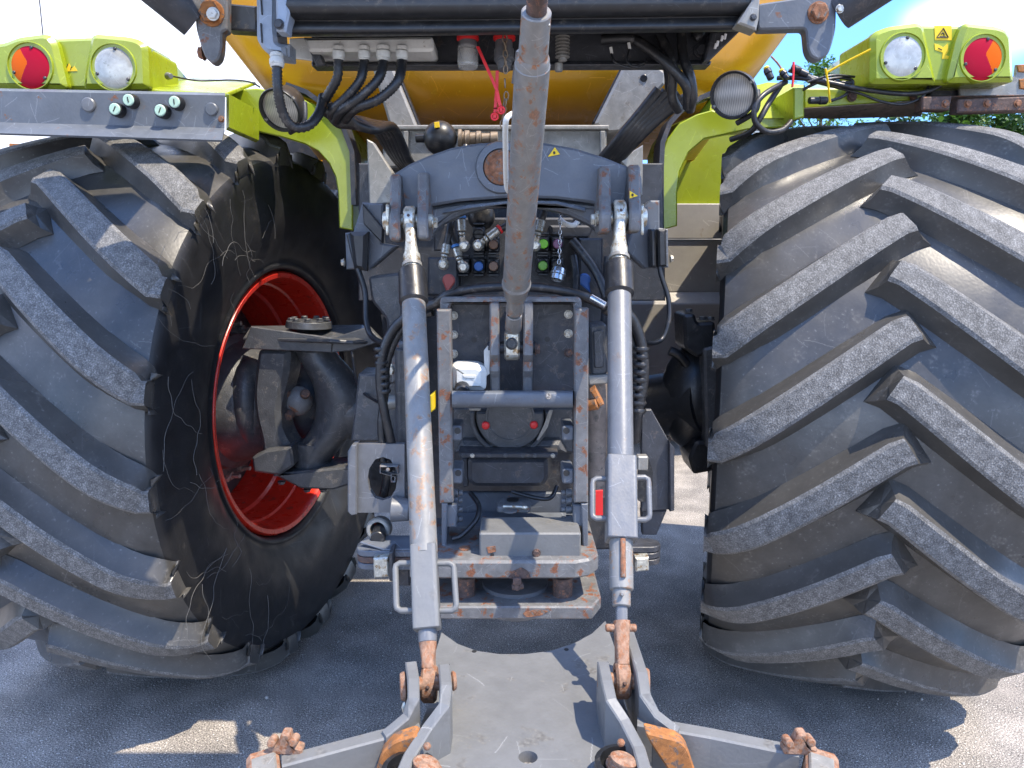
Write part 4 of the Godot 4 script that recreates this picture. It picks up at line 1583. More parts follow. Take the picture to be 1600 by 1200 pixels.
		one("hose", b, M.hose, tractor)
	for q in [[955, 84, 2.0, 962, 98, 1.99, 985, 106, 1.99, 1004, 103, 2.0, 1010, 92, 2.01], [983, 77, 2.0, 980, 94, 1.99, 990, 104, 1.985, 1006, 98, 2.0]]:
		b = MB.new()
		b.tube(P3(q), 0.003, 6)
		var wr := one("wire", b, M.black, tractor)
		b = MB.new()
		b.box(W(q[0], q[1], q[2]) + Vector3(0, 0.008, 0), Vector3(0.007, 0.016, 0.004), Basis(Vector3.BACK, 0.2), 0.0006)
		one("wire_tag", b, M.plastic_white, wr)
	# sockets
	var sk := node_part("socket", W(731, 80, 1.98), "glass-capped round socket under the black cover")
	b = MB.new()
	b.cyl(W(731, 54, 1.98), W(731, 76, 1.98), 0.0225, 0.0225, 24)
	one("body", b, M.steel, sk)
	b = MB.new()
	b.lathe(W(731, 74, 1.975), W(731, 106, 1.97) - W(731, 74, 1.975), [Vector2(0, 0.025), Vector2(0.04, 0.026), Vector2(0.048, 0.023), Vector2(0.048, 0.0)], 28)
	one("clear_cap", b, M.glass, sk)
	b = MB.new()
	b.cyl(W(731, 76, 1.975), W(731, 98, 1.975), 0.018, 0.014, 20)
	one("contact", b, M.galv, sk)
	for i in 3:
		b = MB.new()
		b.lathe(W(731 + i * 57, 60, 1.97), Vector3.UP, [Vector2(-0.005, 0.02), Vector2(-0.004, 0.027), Vector2(0.004, 0.027), Vector2(0.005, 0.02)], 24)
		if i < 2:
			one("red_ring", b, M.red_plastic, sk)
	sk = node_part("coupling", W(787, 85, 1.98))
	b = MB.new()
	b.lathe(W(787, 56, 1.98), W(788, 112, 1.96) - W(787, 56, 1.98), [Vector2(0, 0.021), Vector2(0.035, 0.021), Vector2(0.036, 0.0245), Vector2(0.06, 0.0245), Vector2(0.061, 0.02), Vector2(0.068, 0.02), Vector2(0.069, 0.017), Vector2(0.085, 0.015), Vector2(0.085, 0.0)], 24)
	one("body", b, M.steel, sk)
	b = MB.new()
	for i in 7:
		b.lathe(W(879, 58 + i * 5.2, 1.98), Vector3.UP, [Vector2(-0.003, 0.010), Vector2(-0.001, 0.018), Vector2(0.001, 0.018), Vector2(0.003, 0.010)], 20)
	b.cyl(W(879, 54, 1.98), W(879, 96, 1.98), 0.011, 0.011)
	b.cyl(W(873, 98, 2.0), W(873, 112, 2.0), 0.010, 0.010)
	one("ribbed_coupling", b, M.galv, tractor)
	for q in [[746, 72, 1.95, 762, 108, 1.94, 776, 140, 1.935, 783, 172, 1.94], [777, 110, 1.95, 776, 140, 1.95, 774, 168, 1.95, 773, 182, 1.95]]:
		b = MB.new()
		var pp := P3(q)
		for i in 3:
			var dd: Vector3 = (pp[i + 1] - pp[i]).normalized() * 0.004
			b.prism([pp[i] + Vector3(-0.004, 0, 0), pp[i + 1] + Vector3(-0.004, 0, 0) + dd, pp[i + 1] + Vector3(0.004, 0, 0) + dd, pp[i] + Vector3(0.004, 0, 0)], Vector3(0, 0, -0.0025), 0.0005)
		var e: Vector3 = pp[3]
		b.tube(arc(e, Vector3.RIGHT, Vector3.UP, 0.008, 0, 360, 12), 0.0028, 6, 0.0, 1.0, false)
		one("red_strap", b, M.red_strap, tractor)
	chain([789, 60, 1.94, 790, 108, 1.935, 789, 130, 1.94, 791, 150, 1.95, 787, 172, 1.96, 784, 204, 1.98], 0.0055, M.brass)

	# arms and pivot plates of the overhead frame
	var arm := node_part("boom_arm", W(330, 20, 1.95), "black arm with a worn pivot plate at the upper left")
	b = MB.new()
	b.prism(rnd(PL([301, -60, 356, -60, 355, 47, 347, 49, 346, 78, 342, 92, 333, 99, 322, 92, 315, 76, 306, 44], 1.90), 0.012), Vector3(-0.006, 0, -0.045), 0.004)
	one("pivot_plate", b, M.grey_worn, arm)
	b = MB.new()
	b.prism(PL([354, 5, 400, 9, 402, 49, 354, 46], 1.94), Vector3(0, 0, -0.05), 0.004)
	one("link_plate", b, M.black, arm)
	b = MB.new()
	b.tube([W(306, 30, 1.93), W(268, -2, 1.90), W(180, -74, 1.84), W(20, -200, 1.72)], 0.047, 20, 0.0, 1.0, false)
	one("boom_tube", b, M.dark, arm)
	hex(arm, W(331, 21, 1.90), Vector3.BACK, 0.024, M.orange_rust)
	hex(arm, W(333, 22, 1.868), Vector3.BACK, 0.012, M.plastic_white, "nut")
	hex(arm, W(319, 83, 1.93), Vector3.LEFT, 0.014, M.rust)
	arm = node_part("boom_arm", W(1280, 20, 1.95), "grey arm with a clean pivot plate at the upper right")
	b = MB.new()
	b.prism(rnd(PL([1184, 6, 1250, -4, 1250, -60, 1302, -60, 1307, 20, 1306, 46, 1300, 70, 1294, 86, 1280, 94, 1267, 88, 1262, 76, 1259, 44, 1184, 46], 1.90), 0.010), Vector3(0.004, 0, -0.045), 0.004)
	one("pivot_plate", b, M.grey, arm)
	b = MB.new()
	b.tube([W(1312, 16, 1.93), W(1345, -6, 1.90), W(1430, -62, 1.84), W(1590, -170, 1.72)], 0.047, 20, 0.0, 1.0, false)
	one("boom_tube", b, M.dark, arm)
	hex(arm, W(1278, 20, 1.90), Vector3.BACK, 0.020, M.rust)
	hex(arm, W(1312, 14, 1.885), Vector3.BACK, 0.008, M.bolt, "nut")
	overhead()

func overhead():
	# the folded implement frame above the picture: it belongs to the machine and shades it
	var fr := node_part("folded_frame", Vector3(-0.4, 2.4, -1.7))
	var b := MB.new()
	b.tube([Vector3(-1.25, 2.36, -1.45), Vector3(0.50, 2.36, -1.45)], 0.06, 16, 0.0, 1.0, false)
	one("cross_pipe", b, M.dark, fr)
	b = MB.new()
	b.box(Vector3(-0.79, 2.38, -1.64), Vector3(1.0, 0.03, 0.34))
	one("hood", b, M.dark, fr)
	b = MB.new()
	b.prism([Vector3(0.46, 2.33, -1.45), Vector3(0.46, 2.33, -1.85), Vector3(0.56, 2.33, -1.85), Vector3(0.56, 2.33, -1.45)], Vector3(0, 0.02, 0), 0.002)
	one("mounting_plate", b, M.dark, fr)
	b = MB.new()
	b.box(Vector3(-1.12, 2.50, -1.90), Vector3(0.72, 0.16, 0.38))
	one("boom_section", b, M.dark, fr)

func gland(parent: Node3D, a: Vector3, c: Vector3, rpx: float):
	var b := MB.new()
	var r := rpx * 0.00152
	b.cyl(a, a.lerp(c, 0.3), r * 0.95, r * 0.95, 8)
	b.cyl(a.lerp(c, 0.34), a.lerp(c, 0.82), r * 1.05, r * 1.05, 8)
	b.cyl(a.lerp(c, 0.82), c, r * 0.98, r * 0.8, 16)
	one("cable_gland", b, M.plastic_white, parent)

func chain(l: Array, r: float, mat):
	var path := P3(l)
	var pts := []
	for i in path.size() - 1:
		var n: int = maxi(1, int((path[i + 1] - path[i]).length() / (r * 3.0)))
		for j in n:
			pts.append(path[i].lerp(path[i + 1], float(j) / n))
	var b := MB.new()
	for i in pts.size():
		var tan: Vector3 = (pts[mini(i + 1, pts.size() - 1)] - pts[maxi(i - 1, 0)]).normalized()
		var s := MB.side_of(tan)
		if i % 2 == 1:
			s = s.cross(tan)
		var ringp := []
		for k in 11:
			var a := TAU * k / 10
			ringp.append(pts[i] + s * cos(a) * r + tan * sin(a) * r * 1.9)
		b.tube(ringp, r * 0.34, 5, 0.0, 1.0, false)
	one("chain", b, mat, tractor)

# ---------------------------------------------------------------- valve block, rocker beam
func valve_zone():
	# rocker shaft: arched beam with four lugs
	var rk := node_part("rocker_beam", W(800, 270, 2.05), "blue-grey arched rocker beam carrying the lift rods")
	var b := MB.new()
	var d := 2.0
	b.prism(PL([612, 274, 640, 256, 670, 243, 705, 231, 745, 224, 800, 220, 850, 223, 900, 232, 945, 246, 985, 262, 1002, 275, 1003, 300, 985, 322, 940, 322, 925, 317, 870, 310, 800, 308, 720, 314, 672, 322, 640, 330, 614, 322], d), Vector3(0, 0, -0.14), 0.006)
	one("beam", b, M.grey, rk)
	b = MB.new()
	var lo := [672, 322, 720, 314, 800, 308.5, 870, 310.5, 925, 317.5, 940, 322]
	b.prism(PL([668, 324, 720, 316, 800, 310, 870, 311, 930, 318, 945, 324, 942, 366, 925, 352, 890, 335, 850, 325, 800, 321, 760, 324, 720, 335, 690, 350, 672, 368], d + 0.03), Vector3(0, 0, -0.10), 0.008)
	b.prism(P3([690, 333, 2.0, 730, 320, 2.0, 800, 313, 2.0, 870, 314, 2.0, 915, 324, 2.0, 915, 330, 1.995, 870, 319, 1.995, 800, 317, 1.995, 730, 326, 1.995]), Vector3(0, 0, -0.03), 0.002)
	one("lower_rib", b, M.grey, rk)
	# four lugs that stand out from the beam and carry the pins
	var lugs := [[619, 272, 378, 17, 0], [662, 269, 376, 17, 1], [944, 260, 366, 18, 1], [990, 257, 364, 18, 0]]
	for q in lugs:
		b = MB.new()
		var x: float = q[0]
		var w: float = q[3] * 0.5 * mm(330, 1.92)
		var top := W(x, q[1], 1.985)
		var bot := W(x, q[2], 1.90)
		var cx := bot.x
		var pts := [Vector3(top.x - w, top.y, top.z - 0.03), Vector3(top.x - w, top.y - 0.002, top.z + 0.02), Vector3(lerpf(top.x, cx, 0.45) - w, lerpf(top.y, bot.y, 0.45), -1.925), Vector3(cx - w, bot.y + 0.05, -1.875), Vector3(cx - w, bot.y + 0.004, -1.88), Vector3(cx - w, bot.y, -1.90), Vector3(cx - w, bot.y, -1.98), Vector3(cx - w, bot.y + 0.06, -2.02)]
		b.prism(rnd(pts, 0.012, 3), Vector3(2.0 * w, 0, 0), 0.005)
		one("lug", b, M.grey_worn, rk)
	for s in [0, 1]:
		var xo: float = [608.0, 1001.0][s]
		var xi: float = [676.0, 931.0][s]
		var sg: float = [-1.0, 1.0][s]
		b = MB.new()
		var py := 345.0 if s == 0 else 340.0
		b.cyl(W(xi, py, 1.925), W(xo, py, 1.925), 0.017, 0.017, 18)
		one("pin", b, M.zinc, rk)
		b = MB.new()
		b.prism(rnd(P3([xo, 320, 1.90, xo, 318, 1.945, xo, 366, 1.945, xo, 368, 1.90]), 0.01), Vector3(sg * 0.008, 0, 0), 0.002)
		b.cyl(W(xo, py, 1.925), W(xo, py, 1.925) + Vector3(sg * 0.014, 0, 0), 0.026, 0.022, 20)
		one("pin_flange", b, M.zinc, rk)
		hex(rk, W(xi, py + 3, 1.925), Vector3(-sg, 0, 0), 0.014, M.zinc, "nut")
	b = MB.new()
	b.lathe(W(783, 262, 2.0), Vector3.BACK, [Vector2(0, 0.066), Vector2(0.012, 0.062), Vector2(0.014, 0.046), Vector2(0.008, 0.045)], 36)
	one("boss_ring", b, M.grey, rk)
	b = MB.new()
	b.lathe(W(783, 262, 2.0), Vector3.BACK, [Vector2(0.004, 0.045), Vector2(0.012, 0.043), Vector2(0.018, 0.036), Vector2(0.013, 0.030), Vector2(0.02, 0.02), Vector2(0.02, 0.0)], 30)
	one("boss", b, M.rust, rk)
	for q in [[[856, 245, 867, 230, 875, 241], 1.997], [[984, 298, 997, 306, 984, 310], 1.905]]:
		b = MB.new()
		b.prism(PL(q[0], q[1]), Vector3(0, 0, -0.001), 0.0003)
		var st_ := one("warning_sticker", b, M.yellow_label, rk)
		var c := Vector3.ZERO
		for p in PL(q[0], q[1] - 0.001):
			c += p / 3.0
		b = MB.new()
		b.ball(c, Vector3(0.003, 0.004, 0.0012), 8)
		one("print", b, M.label_black, st_)

	# valve block with couplers behind the top link
	var vb := node_part("valve_block", W(800, 410, 2.40), "black hydraulic valve block with coloured coupler caps")
	b = MB.new()
	b.prism(PL([668, 402, 716, 402, 716, 462, 668, 462], 2.30), Vector3(0, 0, -0.15), 0.006)
	b.prism(PL([678, 350, 702, 350, 702, 392, 678, 392], 2.36), Vector3(0, 0, -0.05), 0.004)
	b.prism(PL([905, 372, 942, 372, 942, 470, 905, 470], 2.32), Vector3(0, 0, -0.15), 0.006)
	b.prism(PL([716, 340, 905, 340, 905, 470, 716, 470], 2.42), Vector3(0, 0, -0.1), 0.006)
	b.prism(PL([860, 352, 930, 352, 920, 372, 862, 372], 2.34), Vector3(0, 0, -0.1), 0.006)
	one("housing", b, M.dark, vb)
	b = MB.new()
	b.ball(W(752, 338, 2.36), Vector3(0.042, 0.042, 0.03), 18)
	one("dark_dome", b, M.black, vb)
	for q in [[748, 366, ""], [748, 382, ""], [748, 416, "dull_blue"], [771, 382, "cap_brown"], [771, 416, "cap_brown"], [724, 416, ""], [849, 381, "cap_lime"], [848, 415, "cap_green"], [871, 381, "cap_purple"], [871, 415, ""]]:
		b = MB.new()
		var c := W(q[0], q[1], 2.30)
		b.box(c + Vector3(0, 0, -0.06), Vector3(0.036, 0.046, 0.11), Basis(), 0.004)
		b.box(c + Vector3(0, -0.026, -0.02), Vector3(0.030, 0.006, 0.05), Basis(), 0.002)
		b.box(c + Vector3(0, 0.030, -0.03), Vector3(0.034, 0.005, 0.05), Basis(), 0.002)
		b.lathe(c + Vector3(0, 0, -0.006), Vector3.BACK, [Vector2(0, 0.019), Vector2(0.012, 0.0185), Vector2(0.016, 0.0155), Vector2(0.012, 0.0145)], 20)
		var cp := one("coupler", b, M.black, vb)
		if q[2] != "":
			b = MB.new()
			b.lathe(c + Vector3(0, 0, -0.004), Vector3.BACK, [Vector2(0, 0.0145), Vector2(0.012, 0.0142), Vector2(0.015, 0.011), Vector2(0.0155, 0.0)], 20)
			one("cap", b, M[q[2]], cp)
	# drop-shaped hanging caps
	for q in [[701, 438, "dull_red", 0.5, 22.0], [913, 437, "dull_blue", 0.9, 22.0]]:
		b = MB.new()
		var c := W(q[0], q[1], 2.24)
		var p := arc(c, Vector3.RIGHT, Vector3.UP, 0.0185, -35, 215, 16)
		p.append(c + Vector3(-0.003 + (0.022 if q[0] > 900 else -0.002), -0.038, 0))
		b.prism(p, Vector3(0, 0, -0.012), 0.004)
		one("hanging_cap", b, M[q[2]], vb)
	# hose ends: crimped sleeve, nut, banjo ball
	for q in [[721, 343, 722, 368, 725, 384, 1], [698, 382, 694, 402, 693, 413, 0], [713, 388, 718, 406, 724, 417, 1], [778, 360, 757, 375, 747, 383, 2], [846, 344, 840, 368, 836, 384, 0]]:
		var a := W(q[0], q[1], 2.22)
		var c := W(q[2], q[3], 2.21)
		var e := W(q[4], q[5], 2.22)
		b = MB.new()
		b.cyl(a, a.lerp(c, 0.75), 0.0125, 0.0125, 16)
		b.cyl(a.lerp(c, 0.8), c, 0.0105, 0.0105, 6)
		b.cyl(c, c.lerp(e, 0.7), 0.009, 0.010, 12)
		b.ball(e, Vector3(0.017, 0.017, 0.014), 14)
		b.cyl(e + Vector3(0, 0, 0.004), e + Vector3(0, 0, 0.021), 0.013, 0.012, 6)
		var f := one("hose_end", b, M.bolt, vb)
		var dir := (a - c).normalized()
		b = MB.new()
		b.tube([a, a + dir * 0.05, a + dir * 0.08 + Vector3(0, 0.06, -0.06), a + dir * 0.08 + Vector3(0.01, 0.14, -0.12)], 0.011, 10)
		one("hose", b, M.hose, f)
		if q[6] > 0:
			b = MB.new()
			b.cyl(a + dir * 0.002, a + dir * 0.010, 0.0142, 0.0142, 16)
			one("colour_ring", b, M.sky_blue if q[6] == 1 else M.red_plastic, f)
	chain([876, 334, 2.2, 875, 370, 2.19, 874, 400, 2.185, 873, 418, 2.18], 0.0042, M.chrome)
	b = MB.new()
	var cc := W(874, 420, 2.18)
	b.lathe(cc, W(870, 436, 2.17) - W(874, 420, 2.18), [Vector2(0, 0.0), Vector2(0, 0.019), Vector2(0.012, 0.0205), Vector2(0.014, 0.0225), Vector2(0.018, 0.0225), Vector2(0.02, 0.0195), Vector2(0.034, 0.019), Vector2(0.034, 0.016), Vector2(0.01, 0.014), Vector2(0.01, 0.0)], 24)
	one("metal_cup", b, M.chrome, tractor, "metal dust cup hanging on a chain")
	b = MB.new()
	b.tube(P3([874, 342, 2.24, 884, 350, 2.23, 896, 352, 2.24, 903, 346, 2.26]), 0.008, 8)
	one("crumpled_tape", b, M.plastic_white, tractor)

# ---------------------------------------------------------------- ladder frame of the drawbar
func ladder_frame():
	var lf := node_part("hitch_ladder", W(800, 640, 1.97), "grey chipped ladder frame of the drawbar hitch")
	var b := MB.new()
	for s in 2:
		b = MB.new()
		if s == 0:
			b.prism(PL([682, 484, 704, 484, 708, 786, 687, 787], 1.90), Vector3(0, 0, -0.05), 0.004)
		else:
			b.prism(PL([898, 483, 920, 482, 919, 786, 897, 786], 1.90), Vector3(0, 0, -0.05), 0.004)
		one("post", b, M.grey_worn, lf)
		b = MB.new()
		if s == 0:
			b.prism(PL([693, 790, 714, 789, 713, 824, 694, 824], 1.91), Vector3(0, 0, -0.04), 0.003)
			b.prism(PL([690, 787, 699, 787, 697, 872, 690, 872], 1.90), Vector3(0, 0, -0.10), 0.003)
		else:
			b.prism(PL([896, 789, 916, 789, 916, 823, 896, 823], 1.91), Vector3(0, 0, -0.04), 0.003)
			b.prism(PL([908, 787, 919, 787, 919, 869, 911, 869], 1.90), Vector3(0, 0, -0.10), 0.003)
		one("foot_plate", b, M.grey, lf)
	b = MB.new()
	b.prism(rnd(PL([691, 464, 905, 464, 909, 470, 909, 486, 897, 486, 896, 474, 704, 474, 702, 486, 688, 486, 687, 470], 1.95), 0.006), Vector3(0, 0, -0.10), 0.004)
	one("top_rail", b, M.grey_worn, lf)
	# the back plates
	for q in [[702, 474, 768, 614], [830, 474, 898, 614]]:
		b = MB.new()
		b.prism(PL([q[0], q[1], q[2], q[1], q[2], q[3], q[0], q[3]], 2.03), Vector3(0, 0, -0.025), 0.003)
		one("back_plate", b, M.dark, lf)
	for q in [[709, 493], [709, 523], [709, 553], [888, 491], [888, 521], [888, 551]]:
		hex(lf, W(q[0], q[1], 2.03), Vector3.BACK, 0.0095, M.bolt if q[1] != 551 else M.rust_dark)
	for q in [[741, 531], [855, 530]]:
		b = MB.new()
		b.lathe(W(q[0], q[1], 2.031), Vector3.BACK, [Vector2(0.0, 0.0075), Vector2(0.0012, 0.0075), Vector2(0.0012, 0.0)], 16)
		one("hole", b, M.label_black, lf)
	# clevis cheeks for the top link, stepped at the front
	for s in 2:
		b = MB.new()
		var x: float = [773.0, 825.0][s]
		var w := 7.5 * mm(520, 1.93)
		var p := []
		for q in [[470, 1.955], [474, 1.93], [555, 1.915], [566, 1.94], [580, 1.94], [590, 1.955], [614, 1.965], [614, 2.035], [470, 2.035]]:
			var c := W(x, q[0], q[1])
			p.append(Vector3(W(x, 540, 1.94).x - w, c.y, c.z))
		b.prism(p, Vector3(2.0 * w, 0, 0), 0.004)
		one("clevis_cheek", b, M.grey_worn, lf)
	b = MB.new()
	b.cyl(W(762, 543, 1.97), W(838, 543, 1.97), 0.016, 0.016, 18)
	one("pin", b, M.dark, lf)
	hex(lf, W(836, 545, 1.96), Vector3.RIGHT, 0.014, M.rust_dark, "nut")
	# step bar with a rolled edge
	b = MB.new()
	var rows := []
	for p in [[610, 1.985], [611, 1.87], [613, 1.855], [617, 1.850], [628, 1.850], [634, 1.855], [637, 1.87], [637, 1.90]]:
		rows.append([W(706, p[0], p[1]), W(760, p[0], p[1]), W(840, p[0], p[1]), W(895, p[0], p[1])])
	b.grid(rows)
	b.prism(P3([706, 612, 1.862, 706, 634, 1.862, 706, 634, 1.95, 706, 611, 1.98]), Vector3(0.004, 0, 0), 0.001)
	b.prism(P3([895, 612, 1.862, 895, 634, 1.862, 895, 634, 1.95, 895, 611, 1.98]), Vector3(-0.004, 0, 0), 0.001)
	var sb := one("step_bar", b, M.grey, lf)
	b = MB.new()
	b.prism(rnd(P3([783, 611.6, 1.90, 821, 611.6, 1.90, 817, 620, 1.849, 806, 625, 1.849, 793, 624, 1.849, 786, 618, 1.849]), 0.01), Vector3(0, 0, -0.0012), 0.0003)
	one("rust_patch", b, M.rust, sb)
	b = MB.new()
	b.lathe(W(857, 619, 1.849), Vector3.BACK, [Vector2(0.0, 0.0075), Vector2(0.0012, 0.0075), Vector2(0.0012, 0.0)], 16)
	one("hole", b, M.asphalt, sb)
	# square lugs with holes
	for q in [[714, 671], [715, 737], [886, 671], [886, 737]]:
		b = MB.new()
		b.box(W(q[0], q[1], 1.96), Vector3(0.030, 0.040, 0.09), Basis(), 0.004)
		var sl := one("square_lug", b, M.grey, lf)
		b = MB.new()
		b.lathe(W(q[0] + (1 if q[0] < 800 else -1), q[1] + 2, 1.914), Vector3.BACK, [Vector2(0.0, 0.0085), Vector2(0.0012, 0.0085), Vector2(0.0012, 0.0)], 16)
		one("hole", b, M.label_black, sl)
	# gearbox rear with half-round guard and oil pan
	var gx := node_part("gearbox", W(800, 700, 2.12), "dark gearbox rear with a half-round guard and ribbed pan")
	b = MB.new()
	b.prism(PL([706, 637, 897, 637, 897, 708, 706, 708], 2.14), Vector3(0, 0, -0.2), 0.006)
	b.prism(PL([722, 690, 876, 690, 886, 708, 712, 708], 2.09), Vector3(0, 0, -0.1), 0.01)
	one("casing", b, M.axle, gx)
	var c0 := W(797, 652, 2.08)
	b = MB.new()
	var ro := 0.112
	var ringo := arc(c0, Vector3.RIGHT, Vector3.UP, ro, 172, 368, 28)
	var ringi := arc(c0, Vector3.RIGHT, Vector3.UP, ro - 0.012, 368, 172, 28)
	b.prism(ringo + ringi, Vector3(0, 0, -0.10), 0.003)
	one("guard_ring", b, M.axle, gx)
	b = MB.new()
	b.prism(arc(c0, Vector3.RIGHT, Vector3.UP, 0.094, 172, 368, 28), Vector3(0, 0, -0.06), 0.004)
	one("cover", b, M.axle, gx)
	b = MB.new()
	b.lathe(c0 + Vector3(0, 0, 0.0), Vector3.BACK, [Vector2(0.0, 0.070), Vector2(0.004, 0.069), Vector2(0.004, 0.064), Vector2(0.002, 0.062), Vector2(0.003, 0.0)], 36)
	one("shaft_cover", b, M.axle, gx)
	for q in [[759, 664], [834, 663]]:
		b = MB.new()
		b.lathe(W(q[0], q[1], 2.08), Vector3.BACK, [Vector2(0, 0.0115), Vector2(0.010, 0.0110), Vector2(0.013, 0.008), Vector2(0.014, 0.0)], 16)
		one("red_plug", b, M.red_plastic, gx)
	b = MB.new()
	b.prism(P3([858, 641, 2.06, 864, 641, 2.06, 856, 668, 2.06, 842, 688, 2.06, 838, 688, 2.06, 850, 664, 2.06]), Vector3(0, 0, -0.004), 0.001)
	b.prism(P3([732, 638, 2.06, 752, 638, 2.06, 750, 642, 2.06, 734, 642, 2.06]), Vector3(0, 0, -0.004), 0.001)
	one("bright_strip", b, M.galv, gx)
	b = MB.new()
	b.prism(rnd(PL([731, 716, 856, 716, 857, 750, 848, 761, 740, 761, 731, 752], 2.03), 0.014, 5), Vector3(0, 0, -0.2), 0.012)
	b.prism(PL([716, 708, 872, 708, 870, 716, 718, 716], 2.015), Vector3(0, 0, -0.2), 0.003)
	b.prism(PL([720, 716, 731, 716, 732, 760, 724, 762], 2.08), Vector3(0, 0, -0.1), 0.003)
	var pan := one("oil_pan", b, M.dark, gx)
	for x in [724.0, 738.0, 764.0, 790.0, 817.0, 836.0, 864.0]:
		hex(pan, W(x, 712, 2.014), Vector3.BACK, 0.0052, M.bolt if int(x) % 3 == 0 else M.axle)
	# white bottle
	b = MB.new()
	b.prism(rnd(PL([705, 572, 712, 568, 748, 569, 760, 577, 759, 611, 705, 612], 1.93), 0.012, 5), Vector3(0, 0, -0.07), 0.014)
	b.prism(rnd(PL([722, 585, 744, 586, 742, 592, 724, 591], 1.928), 0.004), Vector3(0, 0, -0.02), 0.002)
	var bo := one("white_bottle", b, M.plastic_white, tractor, "white plastic bottle lying in the hitch ladder")
	b = MB.new()
	b.lathe(W(722, 606, 1.93), Vector3(0.1, -0.35, 1).normalized(), [Vector2(0, 0.0195), Vector2(0.020, 0.0195), Vector2(0.024, 0.016), Vector2(0.024, 0)], 20)
	one("bottle_cap", b, M.black, bo)
	b = MB.new()
	b.prism(PL([756, 548, 762, 540, 766, 542, 765, 584, 757, 590], 1.955), Vector3(0, 0, -0.006), 0.001)
	one("white_strip", b, M.plastic_white, bo)
	# odd bits beside the posts
	b = MB.new()
	b.prism(PL([672, 618, 680, 612, 680, 640, 673, 645], 1.99), Vector3(0, 0, -0.03), 0.003)
	one("yellow_tab", b, M.yellow_label, tractor)
	b = MB.new()
	b.prism(P3([922, 612, 1.96, 930, 606, 1.96, 944, 632, 1.95, 937, 636, 1.95]), Vector3(0.004, 0, -0.05), 0.003)
	b.cyl(W(918, 634, 1.97), W(934, 630, 1.96), 0.016, 0.016, 8)
	one("rusty_latch", b, M.orange_rust, tractor)
	b = MB.new()
	b.prism(rnd(PL([921, 508, 948, 505, 950, 585, 924, 588], 2.08), 0.012), Vector3(0, 0, -0.1), 0.006)
	b.prism(rnd(PL([927, 517, 943, 515, 944, 574, 929, 576], 2.072), 0.008), Vector3(0, 0, -0.008), 0.003)
	one("side_casting", b, M.axle, tractor)
	b = MB.new()
	b.prism(rnd(PL([918, 588, 952, 586, 950, 600, 920, 602], 2.06), 0.006), Vector3(0, 0, -0.1), 0.004)
	one("side_flange", b, M.galv, tractor)
	b = MB.new()
	b.prism(rnd(PL([575, 432, 625, 426, 634, 470, 632, 560, 606, 566, 604, 500, 580, 470], 2.26), 0.012), Vector3(0, 0, -0.12), 0.008)
	one("side_casting", b, M.axle, tractor)
	b = MB.new()
	b.prism(PL([612, 536, 634, 534, 634, 596, 612, 598], 2.14), Vector3(0, 0, -0.08), 0.006)
	one("bolt_plate", b, M.grey_worn, tractor)
	# lift cylinders
	for q in [[632, 545, 634, 800, 2.12, "axle"], [934, 560, 933, 775, 2.12, "flap"], [640, 430, 640, 560, 2.2, "dark"], [958, 400, 950, 560, 2.2, "dark"]]:
		b = MB.new()
		b.cyl(W(q[0], q[1], q[4]), W(q[2], q[3], q[4]), 0.027, 0.027, 22)
		one("lift_cylinder", b, M[q[5]], tractor)
	for q in [[612, 551], [612, 577], [612, 549]]:
		hex(tractor, W(q[0], q[1], 2.15), Vector3(-0.4, 0, 1).normalized(), 0.013, M.zinc)
	b = MB.new()
	b.prism(PL([560, 585, 626, 585, 626, 690, 548, 690], 2.28), Vector3(0, 0, -0.15), 0.006)
	b.prism(PL([604, 540, 640, 540, 640, 600, 604, 600], 2.2), Vector3(0, 0, -0.1), 0.006)
	one("axle_flange", b, M.axle, tractor)
	b = MB.new()
	b.cyl(W(606, 628, 2.2), W(622, 628, 2.2), 0.022, 0.022, 16)
	one("fitting", b, M.galv, tractor)

